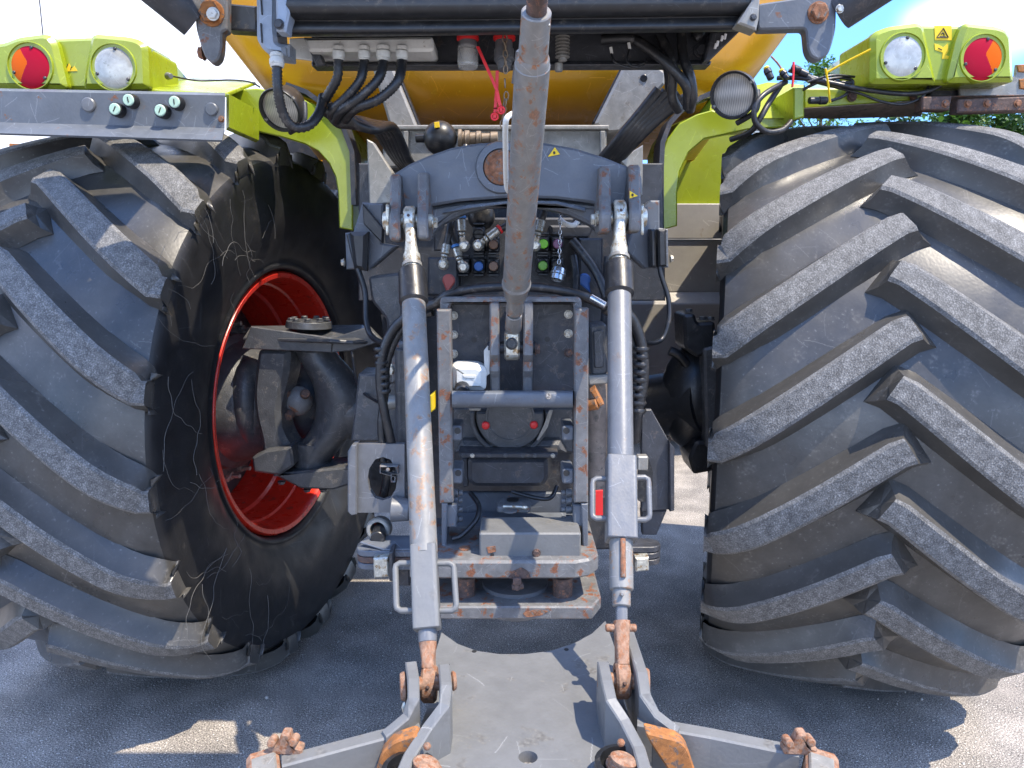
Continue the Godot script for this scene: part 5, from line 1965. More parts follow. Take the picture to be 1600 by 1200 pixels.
# ---------------------------------------------------------------- tow coupling and stabilisers
func tow_coupling():
	var tc := node_part("tow_coupling", W(805, 900, 1.85), "grey tow coupling with two plates, drum and rusty pins")
	var b := MB.new()
	# main plate
	var y0 := W(800, 877, 1.80).y
	var f := [W(640, 877, 1.80), W(905, 877, 1.80), W(925, 868, 1.82), W(933, 852, 1.88)]
	var top := [Vector3(f[0].x, y0, -1.80), Vector3(f[1].x - 0.01, y0, -1.80), Vector3(f[2].x - 0.006, y0, -1.815), Vector3(f[3].x, y0, -1.85), Vector3(f[3].x, y0, -2.12), Vector3(f[0].x, y0, -2.12)]
	b.prism(top, Vector3(0, W(800, 905, 1.80).y - y0, 0), 0.006)
	one("upper_plate", b, M.grey_worn, tc)
	# tool box on it
	b = MB.new()
	var a0 := W(749, 834, 1.835)
	var a1 := W(908, 832, 1.835)
	var yb := W(800, 873, 1.835).y
	var ty := (a0.y + a1.y) * 0.5
	b.box(Vector3((a0.x + a1.x) * 0.5, (ty + yb) * 0.5, -1.835 - 0.06), Vector3(a1.x - a0.x, ty - yb, 0.12), Basis(), 0.004)
	var tb := one("tool_box", b, M.plate, tc)
	b = MB.new()
	b.prism(PL([760, 855, 774, 853, 775, 862, 763, 865], 1.8335), Vector3(0, 0, -0.001), 0.0003)
	one("rust_patch", b, M.rust, tb)
	hex(tb, W(838, 864, 1.835), Vector3.BACK, 0.009, M.rust_dark)
	b = MB.new()
	b.lathe(W(769, 867, 1.834), Vector3.BACK, [Vector2(0.0, 0.005), Vector2(0.001, 0.005), Vector2(0.001, 0.0)], 12)
	one("hole", b, M.label_black, tb)
	# bed between the posts, sloping up to the back
	b = MB.new()
	b.prism(P3([700, 846, 1.97, 912, 846, 1.97, 905, 800, 2.12, 706, 800, 2.12]), Vector3(0, -0.02, 0), 0.003)
	b.prism(PL([715, 770, 890, 770, 900, 800, 845, 806, 800, 812, 760, 806, 708, 800], 2.14), Vector3(0, 0, -0.02), 0.003)
	one("bed_plate", b, M.grey, tc)
	b = MB.new()
	b.prism(rnd(P3([776, 792, 1.99, 829, 792, 1.99, 830, 782, 2.03, 818, 776, 2.06, 786, 776, 2.06, 775, 784, 2.03]), 0.012), Vector3(0, -0.018, 0), 0.003)
	b.cyl(W(797, 799, 1.98), W(797, 797, 1.98), 0.02, 0.02)
	var ct_ := one("catch_plate", b, M.grey_worn, tc)
	b = MB.new()
	b.lathe(W(801, 781, 2.03), Vector3.UP, [Vector2(0, 0.017), Vector2(0.0015, 0.017), Vector2(0.0015, 0.0)], 20)
	one("hole", b, M.label_black, ct_)
	b = MB.new()
	b.tube([W(786, 791, 1.985), W(812, 792, 1.985), W(822, 793, 1.985)], 0.004, 8, 0.0, 1.0, false)
	b.ball(W(820, 793, 1.984), Vector3(0.010, 0.006, 0.006), 10)
	one("spring_pin", b, M.zinc, ct_)
	# bolt rows beside the bed
	for y in [770.0, 782.0, 796.0, 811.0]:
		for s in 2:
			var x: float = [716.0, 884.0][s]
			b = MB.new()
			var sg: float = [1.0, -1.0][s]
			b.cyl(W(x - sg * 10, y, 1.97), W(x, y, 1.97), 0.012, 0.012, 6)
			b.cyl(W(x, y, 1.97), W(x + sg * 7, y, 1.97), 0.008, 0.008, 12)
			one("bolt", b, M.steel, tc)
	b = MB.new()
	b.lathe(W(726, 872, 1.88), Vector3.UP, [Vector2(0, 0.023), Vector2(0.016, 0.022), Vector2(0.018, 0.016), Vector2(0.028, 0.015), Vector2(0.03, 0.012), Vector2(0.03, 0)], 20)
	one("pin_head", b, M.rust, tc)
	# drum, pins, lower plate
	b = MB.new()
	var dc := W(805, 948, 1.93)
	b.lathe(dc, Vector3.UP, [Vector2(0, 0.0), Vector2(0, 0.084), Vector2(0.006, 0.088), Vector2(0.075, 0.088), Vector2(0.075, 0)], 40)
	one("drum", b, M.steel, tc)
	for q in [[729, 0.023], [879, 0.026]]:
		b = MB.new()
		b.cyl(W(q[0], 952, 1.87), W(q[0], 900, 1.87), q[1], q[1], 24)
		one("tow_pin", b, M.rust_dark, tc)
	b = MB.new()
	var yl := W(800, 948, 1.80).y
	var l0 := W(650, 948, 1.80)
	var l1 := W(926, 948, 1.80)
	var l2 := W(934, 928, 1.93)
	b.prism([Vector3(l0.x, yl, -1.80), Vector3(l1.x, yl, -1.80), Vector3(l2.x, yl, -1.86), Vector3(l2.x, yl, -2.08), Vector3(l0.x, yl, -2.08)], Vector3(0, W(800, 968, 1.80).y - yl, 0), 0.004)
	one("lower_plate", b, M.grey_worn, tc)
	b = MB.new()
	b.box(W(808, 907, 1.795), Vector3(0.021, 0.018, 0.016), Basis(), 0.002)
	b.cyl(W(800, 917, 1.80), W(818, 915, 1.80), 0.009, 0.009, 8)
	b.cyl(W(808, 922, 1.795), W(808, 910, 1.795), 0.007, 0.007, 8)
	one("latch_nut", b, M.rust_dark, tc)
	b = MB.new()
	b.prism(rnd(PL([793, 904, 800, 893, 815, 886, 826, 893, 830, 904], 1.7985), 0.006), Vector3(0, 0, -0.001), 0.0003)
	one("rust_patch", b, M.rust_dark, tc)
	b = MB.new()
	b.prism(rnd(PL([816, 958, 838, 952, 858, 955, 845, 962, 822, 965], 1.7985), 0.006), Vector3(0, 0, -0.001), 0.0003)
	one("rust_patch", b, M.rust, tc)

	# stabiliser side plates
	var sp := node_part("stabiliser", W(590, 770, 2.05), "left stabiliser plate with a long slot and block joint")
	b = MB.new()
	var slot := []
	for p in [[598, 714], [586, 718], [577, 732], [574, 748], [577, 765], [586, 778], [598, 782], [610, 778], [618, 765], [621, 748], [618, 732], [610, 718]]:
		slot.append(p)
	var hw := [[598, 694], [556, 694], [556, 732], [556, 748], [556, 765], [556, 801], [598, 801], [632, 801], [632, 765], [632, 748], [632, 732], [632, 694]]
	for i in 12:
		var j := (i + 1) % 12
		b.prism([W(hw[i][0], hw[i][1], 2.02), W(hw[j][0], hw[j][1], 2.02), W(slot[j][0], slot[j][1], 2.02), W(slot[i][0], slot[i][1], 2.02)], Vector3(0, 0, -0.02), 0.0)
	b.prism(PL([543, 706, 549, 696, 557, 695, 557, 804, 549, 806, 543, 800], 2.0), Vector3(0, 0, -0.05), 0.003)
	one("slotted_plate", b, M.steel, sp)
	b = MB.new()
	b.prism(PL([570, 700, 634, 700, 634, 800, 570, 800], 2.14), Vector3(0, 0, -0.02), 0.003)
	one("inner_wall", b, M.black, sp)
	b = MB.new()
	b.cyl(W(612, 795, 2.0), W(640, 797, 2.0), 0.036, 0.03, 24)
	one("boss", b, M.steel, sp)
	b = MB.new()
	b.lathe(W(595, 824, 2.06), Vector3(-0.1, 0.15, 1).normalized(), [Vector2(0, 0.034), Vector2(0.03, 0.034), Vector2(0.034, 0.030), Vector2(0.034, 0.022), Vector2(0.0, 0.021)], 24)
	one("ring", b, M.galv, sp)
	b = MB.new()
	b.cyl(W(597, 818, 2.10), W(590, 842, 1.98), 0.022, 0.020, 16)
	one("ball_rod", b, M.black, sp)
	b = MB.new()
	var ys := W(590, 861, 1.94).y
	for i in 3:
		b = MB.new()
		var hh := 0.0165
		var c := W(585, 850, 1.97)
		var pts := arc(Vector3(c.x - 0.015, ys - i * 0.0185, -1.97), Vector3.RIGHT, Vector3.BACK, 0.032, 90, 270, 10)
		pts.append(Vector3(W(646, 861, 1.97).x, ys - i * 0.0185, -2.002))
		pts.append(Vector3(W(646, 861, 1.97).x, ys - i * 0.0185, -1.938))
		b.prism(pts, Vector3(0, -hh, 0), 0.002)
		one("joint_plate", b, M.grey if i != 1 else M.rust_dark, sp)
	b = MB.new()
	b.prism(PL([583, 873, 606, 871, 608, 902, 584, 904], 1.91), Vector3(0, 0, -0.045), 0.004)
	one("square_block", b, M.zinc, sp)
	b = MB.new()
	b.prism(PL([608, 864, 614, 862, 615, 910, 608, 908], 1.90), Vector3(0, 0, -0.06), 0.003)
	b.prism(PL([616, 872, 640, 872, 640, 916, 616, 916], 1.95), Vector3(0, 0, -0.06), 0.004)
	one("lock_plate", b, M.dark, sp)
	b = MB.new()
	b.prism(P3([562, 846, 1.97, 596, 836, 2.02, 642, 836, 2.02, 642, 858, 1.94, 600, 858, 1.94]), Vector3(0, -0.006, 0), 0.002)
	one("top_plate", b, M.grey, sp)
	sp = node_part("stabiliser", W(1030, 770, 2.05), "right stabiliser plate in shade with a block joint")
	b = MB.new()
	b.prism(PL([1002, 640, 1018, 640, 1046, 690, 1051, 720, 1051, 796, 1002, 800], 2.06), Vector3(0, 0, -0.02), 0.003)
	b.prism(PL([1046, 690, 1054, 700, 1054, 798, 1047, 800], 2.04), Vector3(0, 0, -0.05), 0.003)
	b.prism(PL([1002, 798, 1042, 798, 1026, 836, 1004, 836], 2.08), Vector3(0, 0, -0.03), 0.003)
	one("slotted_plate", b, M.dark, sp)
	b = MB.new()
	b.prism(rnd(PL([996, 716, 1012, 712, 1020, 735, 1020, 765, 1010, 784, 996, 784], 2.055), 0.012), Vector3(0, 0, -0.002), 0.0005)
	one("slot", b, M.black, sp)
	b = MB.new()
	b.box(W(1003, 722, 2.03), Vector3(0.03, 0.04, 0.03), Basis(), 0.003)
	one("light_block", b, M.galv, sp)
	for i in 3:
		b = MB.new()
		var c := W(1018, 850, 1.97)
		var pts := arc(Vector3(c.x - 0.008, ys + 0.012 - i * 0.0185, -1.97), Vector3.RIGHT, Vector3.BACK, 0.032, -90, 90, 10)
		pts.append(Vector3(W(970, 850, 1.97).x, ys + 0.012 - i * 0.0185, -1.938))
		pts.append(Vector3(W(970, 850, 1.97).x, ys + 0.012 - i * 0.0185, -2.002))
		b.prism(pts, Vector3(0, -0.0165, 0), 0.002)
		one("joint_plate", b, M.dark, sp)
	b = MB.new()
	b.prism(PL([993, 872, 1014, 871, 1014, 892, 993, 894], 1.91), Vector3(0, 0, -0.045), 0.004)
	one("square_block", b, M.zinc, sp)
	b = MB.new()
	b.prism(PL([928, 767, 942, 766, 942, 812, 928, 812], 1.98), Vector3(0, 0, -0.006), 0.001)
	one("red_reflector", b, M.red_plastic, tractor, "small red reflector strip behind the right lift rod")

# ---------------------------------------------------------------- lift rods
func handle(parent: Node3D, a: Vector3, c: Vector3, out: Vector3, mat, r := 0.0062):
	var b := MB.new()
	var k := a.lerp(c, 0.5) - a
	b.tube([a, a + out * 0.72, a + out * 0.96 + k * 0.10, a + out + k * 0.25, c + out - k * 0.25, c + out * 0.96 - k * 0.10, c + out * 0.72, c], r, 10, 0.0, 1.0, false)
	one("handle", b, mat, parent)

func eye(parent: Node3D, called: String, a: Vector3, neck: Vector3, r: float, w: float, rn: float, mat, bore):
	# a rod end: ring across x with a tapered shank
	var b := MB.new()
	b.lathe(a - Vector3(w * 0.5, 0, 0), Vector3.RIGHT, [Vector2(0, r * 0.55), Vector2(0, r * 0.86), Vector2(w * 0.16, r), Vector2(w * 0.84, r), Vector2(w, r * 0.86), Vector2(w, r * 0.55), Vector2(w * 0.5, r * 0.5), Vector2(0, r * 0.55)], 32, 0.5)
	var dir := (neck - a).normalized()
	var s := Vector3.RIGHT
	var f := dir.cross(s).normalized()
	var rows := []
	for i in 9:
		var t := float(i) / 8
		var c := a + dir * lerpf(r * 0.75, (neck - a).length(), t)
		var hx := lerpf(w * 0.46, rn, smoothstep(0.3, 1.0, t))
		var hf := lerpf(r * 0.72, rn, smoothstep(0.0, 0.75, t))
		var row := []
		for k in 20:
			var ang := TAU * k / 20
			var e := lerpf(0.45, 1.0, smoothstep(0.4, 1.0, t))
			row.append(c + s * hx * signf(cos(ang)) * pow(absf(cos(ang)), e) + f * hf * signf(sin(ang)) * pow(absf(sin(ang)), e))
		rows.append(row)
	b.grid(rows, true)
	var o := one(called, b, mat, parent)
	b = MB.new()
	b.ball(a, Vector3(w * 0.62, r * 0.62, r * 0.62), 20)
	one("ball", b, bore, o)
	b = MB.new()
	b.ball(a + (Vector3(0, 0.35, 1).normalized()) * r * 0.995, Vector3(0.004, 0.004, 0.004), 8)
	one("grease_nipple", b, M.rust_dark, o)

func lift_rods():
	# left
	var A := W(641, 345, 1.92)
	var B := W(671, 1068, 1.30)
	var ax := (B - A).normalized()
	var r := node_part("lift_rod", A.lerp(B, 0.5), "left lift rod, bare and stained, with a square sleeve at its lower end")
	eye(r, "upper_eye", A, on(A, B, 408), 0.036, 0.028, 0.019, M.zinc, M.steel)
	var b := MB.new()
	b.cyl(on(A, B, 398), on(A, B, 430), 0.0205, 0.0205, 24)
	one("collar", b, M.zinc, r)
	b = MB.new()
	b.lathe(on(A, B, 413), ax, [Vector2(0, 0.021), Vector2(0, 0.024), Vector2(0.009, 0.024), Vector2(0.009, 0.021)], 24)
	one("hose_clamp", b, M.galv, r)
	b = MB.new()
	b.cyl(on(A, B, 422), on(A, B, 475), 0.033, 0.034, 28, 0.006)
	one("rubber_sleeve", b, M.hose, r)
	b = MB.new()
	b.cyl(on(A, B, 470), on(A, B, 866), 0.0275, 0.0275, 28)
	one("tube", b, M.silver, r)
	var p0 := on(A, B, 853)
	var p1 := on(A, B, 984)
	sq(r, p0, p1, ax, 0.026, M.plate)
	var wv := Vector3.RIGHT
	handle(r, on(A, B, 880) - wv * 0.026, on(A, B, 954) - wv * 0.026, Vector3(-0.032, 0, 0), M.plate)
	handle(r, on(A, B, 880) + wv * 0.026, on(A, B, 954) + wv * 0.026, Vector3(0.032, 0, 0), M.plate)
	b = MB.new()
	b.cyl(on(A, B, 980), on(A, B, 1004), 0.018, 0.018, 24)
	one("shank", b, M.steel, r)
	eye(r, "lower_eye", B, on(A, B, 1002), 0.034, 0.028, 0.017, M.rust_pale, M.rust_dark)
	# right
	A = W(967, 338, 1.92)
	B = W(972, 1062, 1.30)
	ax = (B - A).normalized()
	r = node_part("lift_rod", A.lerp(B, 0.5), "right lift rod with grey tube, square sleeve and threaded lower end")
	eye(r, "upper_eye", A, on(A, B, 392), 0.040, 0.030, 0.0195, M.zinc, M.steel)
	b = MB.new()
	b.cyl(on(A, B, 385), on(A, B, 420), 0.0205, 0.0205, 24)
	one("collar", b, M.zinc, r)
	b = MB.new()
	b.lathe(on(A, B, 401), ax, [Vector2(0, 0.021), Vector2(0, 0.025), Vector2(0.009, 0.025), Vector2(0.009, 0.021)], 24)
	one("hose_clamp", b, M.galv, r)
	b = MB.new()
	b.cyl(on(A, B, 411), on(A, B, 463), 0.034, 0.0345, 28, 0.008)
	one("rubber_sleeve", b, M.hose, r)
	b = MB.new()
	b.cyl(on(A, B, 460), on(A, B, 720), 0.0275, 0.0275, 28)
	one("tube", b, M.steel, r)
	sq(r, on(A, B, 717), on(A, B, 845), ax, 0.0305, M.steel)
	handle(r, on(A, B, 748) - wv * 0.030, on(A, B, 810) - wv * 0.030, Vector3(-0.028, 0, 0), M.steel)
	handle(r, on(A, B, 746) + wv * 0.030, on(A, B, 812) + wv * 0.030, Vector3(0.028, 0, 0), M.steel)
	b = MB.new()
	b.cyl(on(A, B, 842), on(A, B, 922), 0.0235, 0.0235, 26)
	var lt := one("lower_tube", b, M.silver, r)
	b = MB.new()
	b.tube([on(A, B, 846) + Vector3(0, 0.014, 0.0215), on(A, B, 905) + Vector3(0, 0.014, 0.0215)], 0.0055, 8, 0.0, 1.0, false)
	one("rust_groove", b, M.rust, lt)
	b = MB.new()
	b.cyl(on(A, B, 920), on(A, B, 948), 0.0178, 0.0178, 24)
	b.cyl(on(A, B, 932) + Vector3(-0.002, 0.010, 0.012), on(A, B, 932) + Vector3(-0.002, 0.016, 0.024), 0.004, 0.004, 8)
	one("lock_ring", b, M.silver, r)
	b = MB.new()
	thread(b, on(A, B, 947), on(A, B, 976), 0.0125, 9)
	one("thread", b, M.steel, r)
	eye(r, "lower_eye", B, on(A, B, 970), 0.034, 0.027, 0.0165, M.rust_pale, M.rust_dark)
	b = MB.new()
	b.cyl(on(A, B, 981) - Vector3(0.031, 0, 0), on(A, B, 981) + Vector3(0.028, 0, 0), 0.0075, 0.0075, 14)
	one("cross_pin", b, M.rust_pale, r)

func thread(b: MB, a: Vector3, c: Vector3, r: float, turns: int):
	var ax := c - a
	var prof := [Vector2(0, 0)]
	var l := ax.length()
	for i in turns:
		prof.append(Vector2(l * i / turns, r * 0.86))
		prof.append(Vector2(l * (i + 0.5) / turns, r))
	prof.append(Vector2(l, r * 0.86))
	b.lathe(a, ax, prof, 22, 9.0)

func sq(r: Node3D, p0: Vector3, p1: Vector3, ax: Vector3, h: float, mat):
	var b := MB.new()
	var f := ax.cross(Vector3.RIGHT).normalized()
	var s := f.cross(ax).normalized()
	var pts := []
	for q in [[-1, -1], [1, -1], [1, 1], [-1, 1]]:
		pts.append(p0 + s * h * q[0] + f * h * q[1])
	b.prism(rnd(pts, 0.008, 4), p1 - p0, 0.002)
	one("square_sleeve", b, mat, r)

func top_link():
	var A := W(842, -34, 1.21)
	var B := W(800, 538, 2.0)
	var ax := (B - A).normalized()
	var r := node_part("top_link", A.lerp(B, 0.6), "scratched rusty top link tube rising from the hitch towards the camera")
	var b := MB.new()
	thread(b, A, on(A, B, 24), 0.0165, 12)
	one("thread", b, M.rust_dark, r)
	b = MB.new()
	b.cyl(on(A, B, 18), on(A, B, 92), 0.0235, 0.0245, 32)
	one("sleeve", b, M.toplink, r)
	b = MB.new()
	b.lathe(on(A, B, 86), ax, [Vector2(0, 0.0245), Vector2(0.006, 0.0275), Vector2(0.02, 0.0285), Vector2(0.026, 0.0292), Vector2(0.034, 0.0285), Vector2(0.04, 0.028)], 32, 9.0)
	one("weld_collar", b, M.toplink, r)
	b = MB.new()
	b.cyl(on(A, B, 100), on(A, B, 446), 0.0295, 0.0318, 36)
	one("tube", b, M.toplink, r)
	b = MB.new()
	b.lathe(on(A, B, 440), ax, [Vector2(0, 0.0318), Vector2(0.006, 0.0345), Vector2(0.014, 0.034), Vector2(0.022, 0.031), Vector2(0.055, 0.027), Vector2(0.058, 0.021), Vector2(0.10, 0.020), Vector2(0.104, 0.0215), Vector2(0.118, 0.0215), Vector2(0.122, 0.018)], 32, 0.4)
	b.cyl(on(A, B, 490), on(A, B, 512), 0.020, 0.022, 24)
	one("lower_cone", b, M.toplink, r)
	b = MB.new()
	var pin := W(800, 545, 1.97)
	var w := 0.040
	b.prism(rnd([pin + Vector3(-w * 0.5, 0.050, 0.036), pin + Vector3(-w * 0.5, -0.018, 0.036), pin + Vector3(-w * 0.5, -0.03, 0.01), pin + Vector3(-w * 0.5, -0.03, -0.03), pin + Vector3(-w * 0.5, 0.05, -0.03)], 0.014, 4), Vector3(w, 0, 0), 0.005)
	one("end_block", b, M.zinc, r)
	b = MB.new()
	b.lathe(W(799.5, 537, 1.934), Vector3(0, 0.1, 1), [Vector2(0.0, 0.016), Vector2(0.003, 0.0155), Vector2(0.004, 0.012), Vector2(0.001, 0.011), Vector2(0.001, 0)], 20)
	one("bore", b, M.black, r)
	# grab handle
	b = MB.new()
	b.tube(P3([806, 177, 1.52, 797, 180, 1.50, 790, 192, 1.49, 790, 240, 1.565, 791, 285, 1.645, 794, 298, 1.67, 802, 303, 1.70]), 0.0055, 10)
	one("handle", b, M.plastic_white, r)
	b = MB.new()
	b.prism(P3([812, 74, 1.42, 806, 80, 1.42, 799, 128, 1.48, 806, 131, 1.48, 816, 84, 1.42]), Vector3(0, 0, -0.012), 0.002)
	one("side_strip", b, M.steel, r)
	b = MB.new()
	b.cyl(on(A, B, 48) + Vector3(0.016, 0, 0.014), on(A, B, 48) + Vector3(0.021, 0.004, 0.023), 0.003, 0.003, 8)
	one("grease_nipple", b, M.bolt, r)

# ---------------------------------------------------------------- lower links with their cross plate
func lower_hitch():
	var lh := node_part("lower_links", Vector3(0, 0.7, -1.4), "grey lower link frame with a wide cross plate and two hook arms")
	var Y := 0.70
	# cross plate: hollowed at the front, its drill hole built as a real hole
	var b := MB.new()
	var hole_c := G(825, 1183, Y)
	var outer := []
	for q in [[690, 988], [715, 1006], [745, 1017], [780, 1022], [820, 1022], [860, 1017], [895, 1006], [925, 990], [946, 970], [960, 1010], [975, 1100], [1010, 1180], [1060, 1290]]:
		outer.append(G(q[0], q[1], Y))
	var lft := []
	for q in [[600, 1290], [640, 1180], [670, 1100], [680, 1020]]:
		lft.append(G(q[0], q[1], Y))
	# split along a line through the hole so that both halves are simple polygons
	var hr := 0.0165
	var up := [outer[0], outer[1], outer[2], outer[3], outer[4]]
	var left_half := lft.duplicate()
	for i in 5:
		left_half.append(outer[i])
	var topx := Vector3(hole_c.x, Y, outer[4].z)
	var p_hi: Vector3 = G(825, 1021.5, Y)
	var p_lo: Vector3 = G(825, 1290, Y)
	left_half.append(p_hi)
	for p in arc(hole_c, Vector3.RIGHT, Vector3.FORWARD, hr, 90, 270, 14):
		left_half.append(p)
	left_half.append(p_lo)
	var right_half := [p_hi]
	for i in range(5, outer.size()):
		right_half.append(outer[i])
	right_half.append(p_lo)
	for p in arc(hole_c, Vector3.RIGHT, Vector3.FORWARD, hr, 270, 450, 14):
		right_half.append(p)
	b.prism(left_half, Vector3(0, -0.022, 0), 0.0)
	b.prism(right_half, Vector3(0, -0.022, 0), 0.0)
	one("cross_plate", b, M.plate, lh)
	for q in [[741, 1018], [885, 1015]]:
		b = MB.new()
		b.lathe(G(q[0], q[1], Y), Vector3.UP, [Vector2(0.0, 0.005), Vector2(0.0012, 0.005), Vector2(0.0012, 0.0)], 12)
		one("hole", b, M.label_black, lh)
	# cheek plates that hold the lower eyes, bending outward into the arms
	var T := 0.80
	var H := 0.13
	var paths := {
		"outer_left": [642, 1034, 0.80, 646, 1060, 0.80, 646, 1090, 0.79, 634, 1118, 0.765, 600, 1146, 0.745],
		"inner_left": [694, 1038, 0.80, 697, 1070, 0.80, 694, 1100, 0.79, 668, 1134, 0.765, 640, 1178, 0.75, 610, 1250, 0.74],
		"inner_right": [942, 1034, 0.80, 948, 1062, 0.80, 955, 1092, 0.79, 976, 1124, 0.765, 998, 1166, 0.75, 1022, 1250, 0.74],
		"outer_right": [980, 978, 0.80, 992, 1015, 0.80, 1003, 1050, 0.80, 1008, 1084, 0.79, 1026, 1114, 0.765, 1060, 1140, 0.745]}
	for k in paths:
		var l: Array = paths[k]
		var t := []
		for i in range(0, l.size(), 3):
			t.append(G(l[i], l[i + 1], l[i + 2]))
		b = MB.new()
		b.wall(t, H, 0.021, 0.0025)
		one("cheek_plate", b, M.plate, lh)
	# pins of the eyes
	for s in 2:
		var y := 0.765
		var a := G([634.0, 1006.0][s], [1072.0, 1066.0][s], y)
		var c := G([706.0, 940.0][s], [1064.0, 1062.0][s], y)
		b = MB.new()
		b.cyl(a, c, 0.014, 0.014, 18)
		b.cyl(a, a + (a - c).normalized() * 0.010, 0.026, 0.024, 18)
		b.cyl(c, c + (c - a).normalized() * 0.008, 0.018, 0.016, 12)
		one("eye_pin", b, M.rust_pale, lh)
		b = MB.new()
		b.ball(a + Vector3(0.0, -0.03, 0.02), Vector3(0.006, 0.012, 0.006), 8)
		one("clip", b, M.zinc, lh)
	# arms out to the hooks: upright bars
	for s in 2:
		b = MB.new()
		var t := []
		if s == 0:
			t = [G(655, 1131, 0.745), G(560, 1156, 0.735), G(440, 1188, 0.725)]
		else:
			t = [G(996, 1124, 0.745), G(1110, 1144, 0.735), G(1248, 1172, 0.725)]
		b.wall(t, 0.14, 0.030, 0.003)
		one("hook_arm", b, M.plate, lh)
		# brown stiffener under the arm
		b = MB.new()
		if s == 0:
			b.prism(rnd(PL([584, 1215, 596, 1176, 614, 1160, 646, 1149, 655, 1153, 622, 1215], 1.135), 0.01), Vector3(0, 0, -0.03), 0.003)
		else:
			b.prism(rnd(PL([1007, 1144, 1064, 1158, 1076, 1172, 1090, 1215, 1052, 1215, 1020, 1168], 1.135), 0.01), Vector3(0, 0, -0.03), 0.003)
		one("rusty_gusset", b, M.orange_rust, lh)
		# hook
		var hk := Node3D.new()
		hk.name = "hook"
		hk.set_meta("label", "rusty hook end of the left link arm" if s == 0 else "rusty hook end of the right link arm")
		lh.add_child(hk, true)
		var hc := G(437 if s == 0 else 1258, 1184, 0.725)
		hk.global_position = hc
		var sg: float = [-1.0, 1.0][s]
		b = MB.new()
		var q := Basis(Vector3.UP, sg * -0.35) * Basis(Vector3.BACK, -sg * 0.12)
		b.box(hc + Vector3(sg * 0.012, -0.045, 0.03), Vector3(0.052, 0.10, 0.11), q, 0.008)
		b.box(hc + Vector3(sg * 0.036, -0.065, 0.075), Vector3(0.03, 0.10, 0.07), q, 0.006)
		one("jaw", b, M.rust_pale, hk)
		b = MB.new()
		b.box(hc + Vector3(sg * 0.014, 0.0, 0.035), Vector3(0.040, 0.012, 0.075), q, 0.004)
		one("pale_worn_face", b, M.galv, hk)
		b = MB.new()
		var lc := hc + Vector3(sg * -0.006, 0.012, -0.006)
		b.prism(rnd([lc + Vector3(-0.026, -0.012, 0), lc + Vector3(0.028, -0.014, 0), lc + Vector3(0.030, -0.002, 0), lc + Vector3(0.012, 0.004, 0), lc + Vector3(0.010, 0.026, 0), lc + Vector3(-0.004, 0.026, 0), lc + Vector3(-0.012, 0.006, 0), lc + Vector3(-0.028, 0.0, 0)], 0.004), Vector3(0, 0, -0.022), 0.003)
		one("latch", b, M.rust_pale, hk)
		for e in [[-0.020, 0.010], [0.016, 0.012]]:
			b = MB.new()
			b.cyl(lc + Vector3(e[0], e[1] - 0.002, -0.018), lc + Vector3(e[0], e[1] + 0.002, 0.006), 0.0075, 0.007, 12)
			one("stud", b, M.rust_pale, hk)
	# pivot pins at the lower edge
	for q in [[972, 1186], [666, 1192]]:
		var c := G(q[0], q[1], 0.74)
		b = MB.new()
		for i in 3:
			b.lathe(c + Vector3(0, -0.02 + i * 0.010, 0.004 * i), Vector3(0.25, 1, -0.1).normalized(), [Vector2(0, 0.0), Vector2(0, 0.026 - i * 0.003), Vector2(0.003, 0.028 - i * 0.003), Vector2(0.006, 0.028 - i * 0.003), Vector2(0.009, 0.024 - i * 0.003), Vector2(0.009, 0)], 24)
		b.ball(c + Vector3(0, 0.018, -0.016), Vector3(0.007, 0.006, 0.007), 8)
		one("pivot_pin", b, M.rust_pale, lh)
	# collars of black rubber round the pivots
	for q in [[972, 1200], [640, 1210]]:
		b = MB.new()
		b.lathe(G(q[0], q[1], 0.72), Vector3.UP, [Vector2(-0.02, 0.045), Vector2(0.012, 0.045), Vector2(0.014, 0.036), Vector2(-0.02, 0.034)], 24)
		one("collar", b, M.black, lh)

